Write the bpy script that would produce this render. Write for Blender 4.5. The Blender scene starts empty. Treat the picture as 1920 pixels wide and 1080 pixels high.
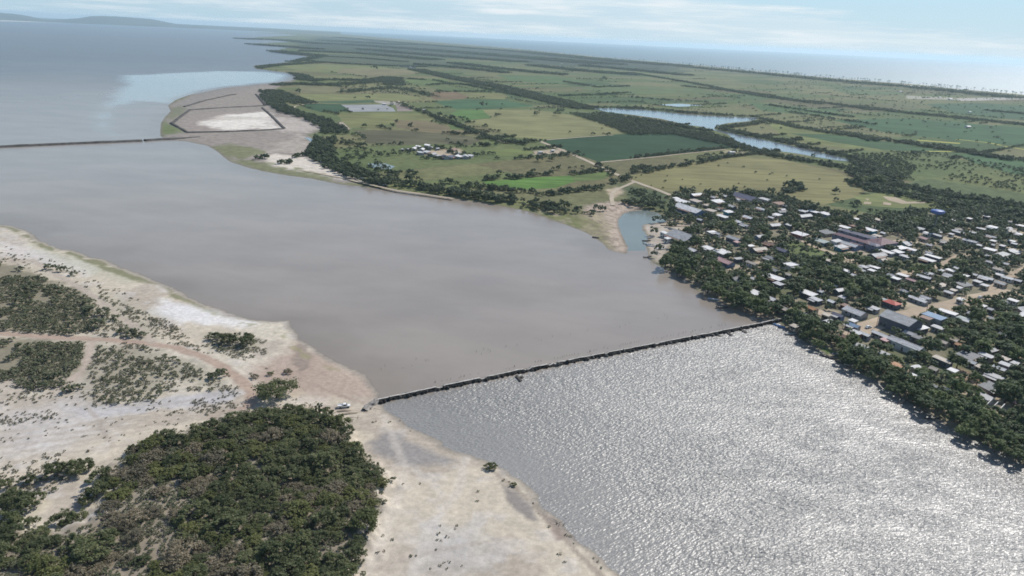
import bpy, math
import numpy as np
from mathutils import Vector

# ------------------------------------------------------------------ camera model
W, Hh = 1920, 1080
FPX = 1371.0
CAMH = 150.0
RHO = math.atan(.047)
TH = math.atan((540 - 68) * math.cos(RHO) / FPX)
cF = np.array([0, math.cos(TH), -math.sin(TH)])
_r0 = np.array([1., 0, 0]); _u0 = np.array([0, math.sin(TH), math.cos(TH)])
cR = math.cos(RHO) * _r0 + math.sin(RHO) * _u0
cU = -math.sin(RHO) * _r0 + math.cos(RHO) * _u0


def P(x, y, z=0.0):
    """point of the level z that the photograph shows at (x, y)"""
    d = cR * (x - 960) / FPX + cU * (540 - y) / FPX + cF
    if d[2] > -0.0038 * math.hypot(d[0], d[1]): d[2] = -0.0038 * math.hypot(d[0], d[1])
    t = (z - CAMH) / d[2]
    return np.array([d[0] * t, d[1] * t, z])


def PP(pts, z=0.0):
    return np.array([P(x, y, z)[:2] for x, y in pts])


def PIX(p):
    q = np.asarray(p, float) - np.array([0, 0, CAMH])
    c = q @ cF
    return np.stack([960 + FPX * (q @ cR) / c, 540 - FPX * (q @ cU) / c], -1)


def pxm(p):
    return FPX / math.sqrt(p[0] ** 2 + p[1] ** 2 + CAMH ** 2)


scene = bpy.context.scene
COL = scene.collection
rng = np.random.RandomState(7)

# ------------------------------------------------------------------ numpy helpers


def _hash(ix, iy, seed):
    h = (ix.astype(np.int64) * 374761393 + iy.astype(np.int64) * 668265263 + seed * 1442695041) & 0x7fffffff
    h = ((h ^ (h >> 13)) * 1274126177) & 0x7fffffff
    return ((h ^ (h >> 16)) & 0xffff) / 65535.0


def vnoise(x, y, seed=0):
    x = np.asarray(x, float); y = np.asarray(y, float)
    ix = np.floor(x); iy = np.floor(y); fx = x - ix; fy = y - iy
    fx = fx * fx * (3 - 2 * fx); fy = fy * fy * (3 - 2 * fy)
    a = _hash(ix, iy, seed); b = _hash(ix + 1, iy, seed); c = _hash(ix, iy + 1, seed); d = _hash(ix + 1, iy + 1, seed)
    return (a * (1 - fx) + b * fx) * (1 - fy) + (c * (1 - fx) + d * fx) * fy


def fbm(x, y, seed=0, oct=4):
    s = 0; a = .5; n = 0
    for o in range(oct):
        s = s + a * vnoise(x * 2 ** o, y * 2 ** o, seed + o * 17); n += a; a *= .5
    return s / n


def inpoly(x, y, poly):
    r = np.zeros(x.shape, bool)
    n = len(poly)
    for i in range(n):
        x0, y0 = poly[i]; x1, y1 = poly[(i + 1) % n]
        if y0 == y1: continue
        c = ((y0 > y) != (y1 > y)) & (x < (x1 - x0) * (y - y0) / (y1 - y0) + x0)
        r ^= c
    return r


def dline(x, y, pts, closed=False):
    d = np.full(x.shape, 1e18)
    n = len(pts)
    for i in range(n if closed else n - 1):
        ax, ay = pts[i]; bx, by = pts[(i + 1) % n]
        ux, uy = bx - ax, by - ay
        L = ux * ux + uy * uy + 1e-9
        t = np.clip(((x - ax) * ux + (y - ay) * uy) / L, 0, 1)
        np.minimum(d, (x - ax - t * ux) ** 2 + (y - ay - t * uy) ** 2, out=d)
    return np.sqrt(d)


def sdf(x, y, poly):
    d = dline(x, y, poly, True)
    return np.where(inpoly(x, y, poly), d, -d)


def sstep(a, b, v):
    t = np.clip((v - a) / (b - a), 0, 1)
    return t * t * (3 - 2 * t)


def lin(c):
    c = np.array(c, float) / 255
    return np.where(c <= .04045, c / 12.92, ((c + .055) / 1.055) ** 2.4)


def make_mesh(name, v, f, attrs=None, smooth=False):
    v = np.asarray(v, np.float32); f = np.asarray(f, np.int32)
    me = bpy.data.meshes.new(name)
    me.vertices.add(len(v)); me.vertices.foreach_set('co', v.ravel())
    k = f.shape[1]
    me.loops.add(f.size); me.loops.foreach_set('vertex_index', f.ravel())
    me.polygons.add(len(f))
    me.polygons.foreach_set('loop_start', np.arange(0, f.size, k, dtype=np.int32))
    if smooth: me.polygons.foreach_set('use_smooth', np.ones(len(f), bool))
    for n, a in (attrs or {}).items():
        a = np.asarray(a, np.float32)
        if a.ndim == 2:
            at = me.attributes.new(n, 'FLOAT_COLOR', 'POINT')
            at.data.foreach_set('color', np.concatenate([a[:, :3], np.ones((len(a), 1), np.float32)], 1).ravel())
        else:
            at = me.attributes.new(n, 'FLOAT', 'POINT'); at.data.foreach_set('value', a)
    me.update(); me.validate()
    return me


class MB:
    """collects polygons for one mesh"""
    def __init__(s): s.v = []; s.f = []

    def add(s, v, f):
        o = len(s.v); s.v += [tuple(map(float, p)) for p in v]; s.f += [tuple(i + o for i in q) for q in f]

    def box(s, x0, x1, y0, y1, z0, z1):
        s.add([(x0, y0, z0), (x1, y0, z0), (x1, y1, z0), (x0, y1, z0), (x0, y0, z1), (x1, y0, z1), (x1, y1, z1), (x0, y1, z1)],
              [(0, 3, 2, 1), (4, 5, 6, 7), (0, 1, 5, 4), (1, 2, 6, 5), (2, 3, 7, 6), (3, 0, 4, 7)])

    def tube(s, pts, rad, n=6):
        pts = [np.array(p, float) for p in pts]
        rings = []
        for i, p in enumerate(pts):
            t = pts[min(i + 1, len(pts) - 1)] - pts[max(i - 1, 0)]; t = t / (np.linalg.norm(t) + 1e-9)
            a = np.cross(t, [0, 0, 1.0] if abs(t[2]) < .9 else [1.0, 0, 0]); a /= np.linalg.norm(a); b = np.cross(t, a)
            r = rad[i] if hasattr(rad, '__len__') else rad
            rings += [p + r * (math.cos(2 * math.pi * k / n) * a + math.sin(2 * math.pi * k / n) * b) for k in range(n)]
        f = []
        for i in range(len(pts) - 1):
            for k in range(n):
                f.append((i * n + k, i * n + (k + 1) % n, (i + 1) * n + (k + 1) % n, (i + 1) * n + k))
        f.append(tuple(range(n))[::-1]); f.append(tuple((len(pts) - 1) * n + k for k in range(n)))
        s.add(rings, f)

    def mesh(s, name, mat=None, smooth=False):
        me = bpy.data.meshes.new(name); me.from_pydata(s.v, [], s.f); me.update()
        if smooth: me.polygons.foreach_set('use_smooth', np.ones(len(me.polygons), bool))
        if mat: me.materials.append(mat)
        return me


def link(name, me, parent=None, mat=None):
    o = bpy.data.objects.new(name, me); COL.objects.link(o)
    if mat is not None and me is not None and not me.materials: me.materials.append(mat)
    if parent is not None: o.parent = parent
    return o


def tag(o, label=None, cat=None, group=None, kind=None):
    if label: o['label'] = label
    if cat: o['category'] = cat
    if group: o['group'] = group
    if kind: o['kind'] = kind
    return o


def empty(name, loc, rz=0, sc=1.0):
    o = bpy.data.objects.new(name, None); COL.objects.link(o)
    o.location = [float(a) for a in loc]; o.rotation_euler = (0, 0, float(rz))
    o.scale = (float(sc),) * 3 if np.isscalar(sc) else [float(a) for a in sc]
    o.empty_display_size = .1
    return o


ORD = ['closest', 'second closest', 'third closest', 'fourth closest', 'fifth closest', 'sixth closest', 'seventh closest', 'eighth closest',
       'ninth closest', 'tenth closest', 'eleventh closest', 'twelfth closest', 'thirteenth closest', 'fourteenth closest', 'fifteenth closest',
       'sixteenth closest', 'seventeenth closest', 'eighteenth closest', 'nineteenth closest', 'twentieth closest', 'twenty first closest',
       'twenty second closest', 'twenty third closest', 'twenty fourth closest', 'twenty fifth closest', 'twenty sixth closest']


def auto_labels(items, landmarks):
    """items: (object, description, pixel). A label from the description, the nearest landmark and the order of distance from it."""
    b = {}
    for o, d, p in items:
        k = min(landmarks, key=lambda n: (landmarks[n][0] - p[0]) ** 2 + 4 * (landmarks[n][1] - p[1]) ** 2)
        q = landmarks[k]
        b.setdefault((d, k), []).append((math.hypot(q[0] - p[0], 2 * (q[1] - p[1])), o.name, o))
    for (d, k), L in b.items():
        L.sort(key=lambda t: t[:2])
        for i, (_, _, o) in enumerate(L):
            o['label'] = f'{d} near {k}' if len(L) == 1 else f'{d}, {ORD[min(i, len(ORD) - 1)]} to {k}'


# ------------------------------------------------------------------ materials
class NT:
    def __init__(s, name):
        s.m = bpy.data.materials.new(name); s.m.use_nodes = True
        s.t = s.m.node_tree; s.t.nodes.clear()
        s.out = s.n('OutputMaterial')

    def n(s, typ, **kw):
        nd = s.t.nodes.new('ShaderNode' + typ)
        for k, v in kw.items(): setattr(nd, k, v)
        return nd

    def l(s, a, b): s.t.links.new(a, b)

    def pos(s): return s.n('NewGeometry').outputs['Position']

    def scaled(s, vec, sx, sy=None, sz=None, rz=0.0):
        mp = s.n('Mapping'); s.l(vec, mp.inputs['Vector'])
        mp.inputs['Scale'].default_value = (sx, sx if sy is None else sy, sx if sz is None else sz)
        mp.inputs['Rotation'].default_value = (0, 0, rz)
        return mp.outputs[0]

    def noise(s, vec, scale=1.0, det=3.0, rough=.55):
        nz = s.n('TexNoise'); nz.inputs['Scale'].default_value = scale; nz.inputs['Detail'].default_value = det
        nz.inputs['Roughness'].default_value = rough
        s.l(vec, nz.inputs['Vector']); return nz.outputs['Fac']

    def ramp(s, fac, lo, hi, a=0.0, b=1.0):
        r = s.n('MapRange'); r.interpolation_type = 'SMOOTHSTEP'
        for i, v in zip(('From Min', 'From Max', 'To Min', 'To Max'), (lo, hi, a, b)): r.inputs[i].default_value = v
        s.l(fac, r.inputs['Value']); return r.outputs[0]

    def mul(s, a, b, op='MULTIPLY'):
        m = s.n('Math', operation=op)
        for i, v in enumerate((a, b)):
            if hasattr(v, 'links'): s.l(v, m.inputs[i])
            else: m.inputs[i].default_value = v
        return m.outputs[0]

    def mix(s, fac, a, b, mode='MIX'):
        m = s.n('MixRGB', blend_type=mode)
        for i, v in zip(('Fac', 'Color1', 'Color2'), (fac, a, b)):
            if hasattr(v, 'links'): s.l(v, m.inputs[i])
            elif np.isscalar(v): m.inputs[i].default_value = v
            else: m.inputs[i].default_value = (*[float(c) for c in v][:3], 1)
        return m.outputs[0]

    def attr(s, name, col=False):
        a = s.n('Attribute', attribute_name=name)
        return a.outputs['Color' if col else 'Fac']

    def bsdf(s, color, rough=.85, spec=.3, metal=0.0, normal=None):
        b = s.n('BsdfPrincipled')
        for k, v in (('Base Color', color), ('Roughness', rough), ('Specular IOR Level', spec), ('Metallic', metal)):
            if hasattr(v, 'links'): s.l(v, b.inputs[k])
            elif np.isscalar(v): b.inputs[k].default_value = v
            else: b.inputs[k].default_value = (*[float(c) for c in v][:3], 1)
        if normal is not None: s.l(normal, b.inputs['Normal'])
        return b

    def bump(s, h, strength, dist=1.0):
        b = s.n('Bump'); b.inputs['Distance'].default_value = dist
        if hasattr(strength, 'links'): s.l(strength, b.inputs['Strength'])
        else: b.inputs['Strength'].default_value = strength
        s.l(h, b.inputs['Height']); return b.outputs[0]

    def done(s, b):
        s.l(b.outputs[0], s.out.inputs['Surface']); return s.m


_mc = {}


def plain(name, col, rough=.8, var=.25, scale=1.5, spec=.3, metal=0.0, objvar=0.0):
    """albedo col with mottling; col in linear values"""
    k = (name, tuple(np.round(col, 3)), rough)
    if k in _mc: return _mc[k]
    t = NT(name)
    co = t.n('TexCoord').outputs['Object']
    f = t.noise(co, scale, 4, .6)
    c = np.array(col)
    cc = t.mix(t.ramp(f, .3, .7), c * (1 - var), np.minimum(c * (1 + var), .92))
    if objvar:
        r = t.n('ObjectInfo').outputs['Random']
        cc = t.mix(1.0, cc, t.mix(r, (1 - objvar,) * 3, (1 + objvar,) * 3), 'MULTIPLY')
    _mc[k] = t.done(t.bsdf(cc, rough, spec, metal)); return _mc[k]


def tin(name, col, rust=.2):
    k = ('tin', name)
    if k in _mc: return _mc[k]
    t = NT(name)
    co = t.n('TexCoord').outputs['Object']
    c = np.array(col)
    f = t.noise(t.scaled(co, .25, 1.6, 1), 1.0, 4, .6)
    cc = t.mix(t.ramp(f, .3, .7), c * .66, np.minimum(c * 1.15, .84))
    g = t.noise(co, .5, 5, .65)
    cc = t.mix(t.ramp(g, .66 - rust * .3, .78 - rust * .2, 0, .6), cc, (.18, .12, .085))
    w = t.n('TexWave'); w.inputs['Scale'].default_value = 1.6; t.l(co, w.inputs['Vector'])
    _mc[k] = t.done(t.bsdf(cc, .62, .22, 0, t.bump(w.outputs['Fac'], .25, .04))); return _mc[k]


def foliage(name, ca, cb, objvar=.3):
    t = NT(name)
    a = t.attr('tint')
    c = t.mix(a, ca, cb)
    r = t.n('ObjectInfo').outputs['Random']
    c = t.mix(1.0, c, t.mix(r, (1 - objvar, 1 - objvar * .8, 1 - objvar), (1 + objvar, 1 + objvar, 1 + objvar * .6)), 'MULTIPLY')
    d = t.bsdf(c, .6, .25)
    tr = t.n('BsdfTranslucent'); t.l(c, tr.inputs['Color'])
    m = t.n('MixShader'); m.inputs[0].default_value = .42
    t.l(d.outputs[0], m.inputs[1]); t.l(tr.outputs[0], m.inputs[2])
    return t.done(m)


M = {}
M['shrub'] = foliage('shrub_leaves', (.092, .112, .050), (.180, .188, .098))
M['scrub'] = foliage('grey_green_leaves', (.118, .130, .080), (.195, .200, .132))
M['dry'] = foliage('dry_scrub_leaves', (.180, .150, .104), (.28, .24, .18), .25)
M['olive'] = foliage('olive_leaves', (.124, .138, .048), (.195, .200, .088))
M['tuft'] = foliage('tuft_leaves', (.17, .165, .11), (.26, .245, .17), .0)
M['tree'] = foliage('broadleaf_leaves', (.072, .108, .050), (.142, .180, .078))
M['tree2'] = foliage('light_broadleaf_leaves', (.105, .142, .056), (.185, .220, .092))
M['palm'] = foliage('palm_leaves', (.095, .130, .060), (.165, .20, .10))
M['wood'] = foliage('distant_leaves', (.080, .112, .064), (.160, .192, .100), .0)
M['bark'] = plain('bark', (.12, .095, .07), .9)
M['rock'] = plain('dark_stone', (.034, .032, .030), .95, .6, .8, .05)
M['levee'] = plain('dark_earth', (.075, .068, .06), .95, .4, .15)
M['glass'] = plain('window_dark', (.03, .035, .04), .25)
M['door'] = plain('door_paint', (.10, .08, .07), .6)

# ------------------------------------------------------------------ traced outlines (photograph pixels)
SHORE_L = [(-300, 400), (-120, 408), (0, 421), (25, 424), (50, 432), (75, 448), (95, 460), (140, 472), (200, 490), (250, 511), (300, 530), (350, 553), (400, 577),
           (430, 588), (480, 600), (510, 604), (538, 603), (543, 615), (560, 636), (590, 655), (620, 678), (660, 691), (690, 704), (705, 722),
           (713, 745), (722, 762), (745, 785), (775, 805), (810, 823), (850, 841), (905, 858), (935, 872), (975, 898), (1000, 918), (1020, 938),
           (1040, 955), (1060, 980), (1085, 1005), (1105, 1022), (1130, 1045), (1155, 1068), (1180, 1090), (1240, 1150), (1330, 1260)]
NEAR = [(900, 1500), (-600, 1500), (-900, 700), (-700, 420)]
SHORE_F = [(473, 61.5), (520, 63), (560, 66), (500, 69), (447, 72), (480, 74.5), (560, 78), (520, 80), (465, 82), (510, 85), (550, 88.5), (528, 92), (515, 95), (540, 100), (583, 107),
           (560, 111), (545, 115), (510, 119), (480, 122), (472, 124), (480, 129), (505, 133), (530, 136), (545, 141), (556, 147), (535, 152), (505, 156),
           (470, 160), (430, 164), (390, 170), (360, 176), (330, 187), (312, 198), (318, 208), (308, 218), (299, 230), (296, 245), (297, 257), (320, 262), (355, 266), (385, 274),
           (400, 283), (415, 293), (430, 303), (465, 314), (500, 323), (540, 330), (580, 335), (640, 345), (700, 352), (780, 362), (857, 374), (920, 384), (973, 392), (1005, 401),
           (1037, 412), (1070, 424), (1095, 435), (1115, 446), (1130, 458), (1138, 468), (1158, 474), (1174, 476), (1180, 466), (1172, 445), (1163, 425), (1162, 413), (1170, 404),
           (1182, 397), (1205, 394), (1230, 398), (1249, 407), (1248, 416), (1232, 418), (1205, 421), (1203, 430), (1212, 440), (1216, 452), (1212, 463), (1216, 475), (1220, 488), (1235, 498), (1255, 508), (1285, 519),
           (1298, 530), (1310, 546), (1330, 556), (1352, 568), (1380, 580), (1405, 590), (1440, 598), (1462, 604), (1475, 618), (1498, 634), (1525, 651), (1545, 666),
           (1575, 681), (1605, 694), (1640, 714), (1665, 733), (1690, 745), (1710, 762), (1750, 782), (1780, 802), (1812, 820), (1850, 838), (1885, 856), (1925, 882),
           (2000, 930), (2150, 1020), (2400, 1180)]
COAST = [(2900, 250), (2300, 212), (1913, 177), (1800, 167), (1713, 158), (1630, 152), (1547, 145), (1480, 139), (1413, 133), (1345, 126), (1280, 120), (1140, 108.5), (973, 92), (807, 78.5),
         (700, 69), (640, 64), (600, 60.5)]

Lw = PP(SHORE_L)
Lpoly = np.concatenate([Lw, PP(NEAR)])
Fw = PP(SHORE_F)
Cw = PP(COAST)
Fpoly = np.concatenate([Fw, [[700., 120.], [4000., 600.]], Cw])


def ground_material(name, amp=.22, sc=.35, fine=2.0, bump=.15):
    t = NT(name)
    p = t.pos()
    c = t.attr('col', True)
    n1 = t.noise(t.scaled(p, sc), 1.0, 5, .65)
    n2 = t.noise(t.scaled(p, fine), 1.0, 3, .6)
    c = t.mix(1.0, c, t.mix(t.ramp(n1, .25, .75), (1 - amp,) * 3, (1 + amp,) * 3), 'MULTIPLY')
    c = t.mix(1.0, c, t.mix(t.ramp(n2, .2, .8), (1 - amp * .5,) * 3, (1 + amp * .5,) * 3), 'MULTIPLY')
    return t.done(t.bsdf(c, .95, .1, 0, t.bump(n2, bump, .3)))


def cblend(col, mask, c):
    return col * (1 - mask[:, None]) + np.asarray(c)[None, :] * mask[:, None]


# ------------------------------------------------------------------ near sand bank (left)
TH_A = [(215, 880), (260, 850), (300, 830), (340, 825), (390, 805), (430, 795), (480, 783), (540, 775), (580, 775), (640, 800), (655, 830), (665, 860),
        (700, 880), (718, 915), (712, 955), (695, 1000), (680, 1040), (660, 1100), (600, 1190), (-160, 1190), (-160, 1020), (-60, 1010), (60, 1015), (130, 1015), (150, 1000), (210, 985), (200, 950), (215, 920)]
TH_B = [(-160, 470), (0, 493), (60, 512), (100, 528), (150, 545), (172, 560), (165, 590), (180, 618), (120, 628), (40, 622), (-160, 615)]
TH_C = [(-160, 635), (0, 638), (160, 645), (155, 690), (110, 725), (60, 733), (30, 712), (-40, 716), (-160, 720)]
SC_D = [(180, 650), (270, 652), (350, 680), (425, 715), (400, 732), (330, 722), (280, 752), (190, 758), (165, 700)]
SC_E = [(385, 628), (470, 628), (490, 655), (440, 668), (390, 650)]
SC_F = [(185, 545), (300, 600), (290, 640), (220, 640), (180, 600)]
TRACK = [(-200, 612), (-60, 622), (0, 628), (100, 636), (200, 640), (270, 646), (330, 655), (380, 672), (420, 692), (452, 715), (472, 740), (468, 768), (400, 785)]
TRACK2 = [(60, 490), (110, 518), (155, 545), (195, 575), (235, 603), (262, 622), (285, 644)]
TRACK3 = [(172, 645), (166, 670), (158, 695), (138, 715)]


def build_left():
    x = np.arange(-600, 240, 1.0); y = np.arange(80, 620, 1.0)
    X, Y = np.meshgrid(x, y)
    sh = X.shape; X = X.ravel(); Y = Y.ravel()
    sd = sdf(X, Y, Lpoly)
    sd = sd + (fbm(X / 14, Y / 14, 3) - .5) * 6 + (fbm(X / 3.5, Y / 3.5, 5, 2) - .5) * 1.6
    n1 = fbm(X / 30, Y / 30, 11); n2 = fbm(X / 7, Y / 7, 21); n3 = fbm(X / 60, Y / 60, 31); n4 = fbm(X / 2.5, Y / 2.5, 41, 2)
    z = np.clip(sd * .05, -1.2, .55) + .45 * sstep(12, 60, sd) + (n2 - .5) * .25 * sstep(3, 20, sd)
    inA = sdf(X, Y, PP(TH_A)) + (n2 - .5) * 8
    z += 2.2 * sstep(-5, 1.0, inA + (fbm(X / 2.2, Y / 2.2, 66, 3) - .5) * 7) + .5 * (fbm(X / 4, Y / 4, 61, 3) - .5) * sstep(-8, 0, inA) * 2
    # albedo
    sand = np.array([.50, .438, .345])
    col = np.tile(sand, (len(X), 1))
    col = cblend(col, sstep(.45, .62, n3) * .7, (.54, .49, .405))
    col = cblend(col, sstep(.52, .62, n1) * .6, (.345, .295, .245))
    col = cblend(col, sstep(.58, .70, n2) * .4, (.53, .495, .46))
    col *= (.86 + .28 * n4)[:, None]

    def area(poly, c, soft, k=1.0, nz=8, sl=0):
        nonlocal col
        q = PP(poly)
        m = (X > q[:, 0].min() - 40) & (X < q[:, 0].max() + 40) & (Y > q[:, 1].min() - 40) & (Y < q[:, 1].max() + 40)
        w = np.zeros(len(X)); w[m] = sdf(X[m], Y[m], q) + (n2[m] - .5) * nz + (n4[m] - .5) * nz * .6
        f = np.zeros(len(X)); f[m] = sstep(-soft, soft, w[m]) * k
        col = cblend(col, f, c)
        return f

    def line(pts, wid, c, k=1.0):
        nonlocal col
        d = dline(X, Y, PP(pts)) + (n4 - .5) * 1.2 + (n2 - .5) * 1.5
        col = cblend(col, (1 - sstep(wid * .5, wid * .5 + 1.2, d)) * k, c)

    area([(560, 640), (600, 665), (650, 695), (695, 712), (705, 745), (640, 750), (560, 740), (500, 745), (470, 715), (480, 690), (540, 660)], (.37, .285, .23), 6, .85)
    area([(300, 560), (400, 585), (480, 606), (470, 615), (400, 612), (330, 605), (290, 590)], (.66, .645, .63), 5, .8)
    area([(0, 455), (80, 470), (180, 505), (160, 520), (60, 490), (0, 480)], (.60, .57, .54), 5, .6)
    area([(150, 770), (330, 745), (440, 735), (440, 755), (300, 775), (160, 790)], (.42, .41, .42), 3, .7)
    area([(0, 770), (150, 760), (260, 790), (120, 850), (0, 870)], (.49, .465, .45), 8, .6)
    area([(250, 790), (450, 780), (640, 760), (700, 770), (640, 800), (480, 785), (300, 830)], (.50, .44, .345), 5, .7)
    area([(690, 830), (730, 812), (790, 838), (855, 865), (800, 878), (760, 872), (700, 852)], (.25, .235, .225), 2.5, .85, 6)
    area([(935, 905), (960, 918), (1000, 955), (1012, 985), (985, 975), (950, 945)], (.22, .20, .185), 1.2, .9, 3)
    area([(1010, 955), (1050, 985), (1080, 1020), (1050, 1005), (1020, 980)], (.30, .25, .21), 1.2, .8, 3)
    area([(1020, 965), (1045, 975), (1060, 1010), (1045, 1015)], (.27, .20, .17), .8, .7, 2)
    area([(790, 980), (900, 990), (930, 1080), (780, 1080)], (.44, .425, .405), 6, .6)
    area([(700, 900), (760, 890), (760, 1100), (660, 1100)], (.50, .44, .36), 8, .7)
    area([(560, 640), (580, 655), (585, 690), (560, 700), (548, 680)], (.23, .19, .16), 1.5, .7, 4)
    line([(915, 878), (950, 905), (1000, 945), (1040, 990), (1085, 1040), (1130, 1085)], .8, (.27, .23, .19), .75)
    line([(1010, 960), (1050, 985), (1090, 1020), (1120, 1055)], .5, (.25, .21, .18), .6)
    line([(700, 1075), (800, 1040), (960, 1010)], .6, (.36, .31, .26), .5)
    area(TH_A, (.235, .20, .15), 3, .9, 10)
    area(TH_B, (.20, .18, .125), 5, .9, 14)
    area(TH_C, (.20, .18, .125), 5, .9, 12)
    area(SC_D, (.27, .245, .18), 8, .75, 16)
    area(SC_E, (.26, .235, .17), 6, .7, 14)
    area(SC_F, (.36, .33, .25), 8, .6, 16)
    area([(60, 460), (140, 480), (260, 520), (240, 535), (120, 500)], (.40, .40, .30), 6, .5, 14)
    line(TRACK, 4.0, (.37, .275, .215), .9)
    line(TRACK2, 3.5, (.40, .345, .285), .8)
    line(TRACK3, 2.5, (.44, .36, .30), .8)
    line([(720, 780), (760, 880), (740, 960), (690, 1080)], 2.0, (.56, .51, .44), .4)
    line([(880, 830), (860, 920), (800, 1000), (770, 1090)], 2.0, (.57, .53, .48), .35)
    for k in range(5):   # wheel ruts over the flats
        line([(150 + 12 * k, 800 + 3 * k), (300, 775 + 6 * k), (470, 772 + 2 * k), (640, 762 + k)], .7, (.37, .32, .26), .7)
    for k in range(4):
        line([(0, 815 + 14 * k), (120, 806 + 11 * k), (260, 792 + 7 * k), (380, 770 + 5 * k)], .5, (.40, .35, .29), .6)
    line([(490, 690), (560, 712), (640, 745), (690, 760)], .8, (.33, .26, .21), .7); line([(470, 770), (540, 765), (620, 770), (690, 775)], .8, (.36, .30, .24), .7)
    line([(160, 765), (185, 790), (205, 830)], .6, (.36, .31, .26), .7); line([(215, 765), (300, 765), (420, 745)], .5, (.36, .33, .30), .6)
    line([(0, 880), (60, 862), (200, 845), (330, 822)], .9, (.40, .35, .29), .6)
    # green fringe on the far stretch of the bank, then the wet margin
    pxl = PIX(np.stack([X, Y, np.zeros_like(X)], 1))[:, 0]
    gr = sstep(1.5, 4, sd) * (1 - sstep(5, 10, sd + (n1 - .5) * 12)) * (1 - sstep(330, 480, pxl))
    col = cblend(col, gr * .85 * sstep(.3, .5, n2), (.16, .16, .085))
    gr2 = sstep(4, 7, sd) * (1 - sstep(8, 12, sd + (n1 - .5) * 8)) * sstep(.55, .65, n2) * sstep(330, 420, pxl) * (1 - sstep(600, 680, pxl))
    col = cblend(col, gr2 * .7, (.27, .25, .14))
    col = cblend(col, (1 - sstep(.8, 4.5, sd)) * .75, (.24, .215, .185))
    col = cblend(col, (1 - sstep(-.5, 1.2, sd)) * .8, (.12, .11, .098))
    nx, ny = sh[1], sh[0]
    i = np.arange(nx * ny).reshape(sh)
    f = np.stack([i[:-1, :-1], i[:-1, 1:], i[1:, 1:], i[1:, :-1]], -1).reshape(-1, 4)
    f = f[(z[f] > -.5).any(1)]
    u, inv = np.unique(f, return_inverse=True)
    me = make_mesh('sand_bank', np.stack([X, Y, z], 1)[u], inv.reshape(-1, 4), {'col': col[u]}, True)
    o = link('sand_bank', me, mat=ground_material('bank_sand', .16, .5, 2.5))
    tag(o, kind='structure')
    G = z.reshape(sh)

    def gz(px, py):
        a = int(np.clip((px - x[0]) / 1.0, 0, nx - 1)); b = int(np.clip((py - y[0]) / 1.0, 0, ny - 1))
        return float(G[b, a])
    return gz


gzL = build_left()

# ------------------------------------------------------------------ far plain (right and beyond)
ZP = 1.5
MUD = [(300, 262), (292, 230), (305, 200), (370, 172), (430, 158), (520, 150), (560, 146), (540, 158), (505, 172), (507, 190), (530, 207), (570, 217), (604, 228), (606, 243), (588, 254), (578, 270),
       (588, 297), (620, 317), (690, 343), (640, 347), (580, 337), (500, 326), (430, 305), (395, 284), (375, 272)]
TOWN = [(1210, 420), (1255, 408), (1262, 365), (1440, 363), (1540, 395), (1600, 408), (1700, 408), (1760, 398), (1850, 395), (2050, 400), (2200, 1020), (1925, 884), (1800, 815), (1700, 757),
        (1600, 692), (1500, 636), (1462, 604), (1400, 590), (1320, 550), (1290, 520), (1250, 506), (1220, 486)]
STREETS = [([(1585, 628), (1640, 608), (1700, 590), (1760, 578), (1805, 566), (1860, 553), (1895, 545)], 13),
           ([(1455, 446), (1500, 449), (1530, 463), (1570, 478), (1612, 493)], 6),
           ([(1585, 478), (1640, 464), (1690, 452), (1740, 456), (1795, 452)], 8),
           ([(1530, 448), (1500, 449), (1400, 455)], 4),
           ([(1370, 508), (1390, 500), (1440, 490)], 6),
           ([(1285, 450), (1330, 452), (1400, 455)], 4),
           ([(1240, 420), (1300, 425), (1320, 415)], 5),
           ([(1690, 515), (1760, 498), (1800, 480), (1870, 470)], 6),
           ([(1518, 578), (1550, 590)], 9), ([(1850, 545), (1925, 500)], 5)]
GREENLOT = [(1480, 455), (1520, 466), (1562, 481), (1540, 492), (1490, 482), (1468, 470)]


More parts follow.
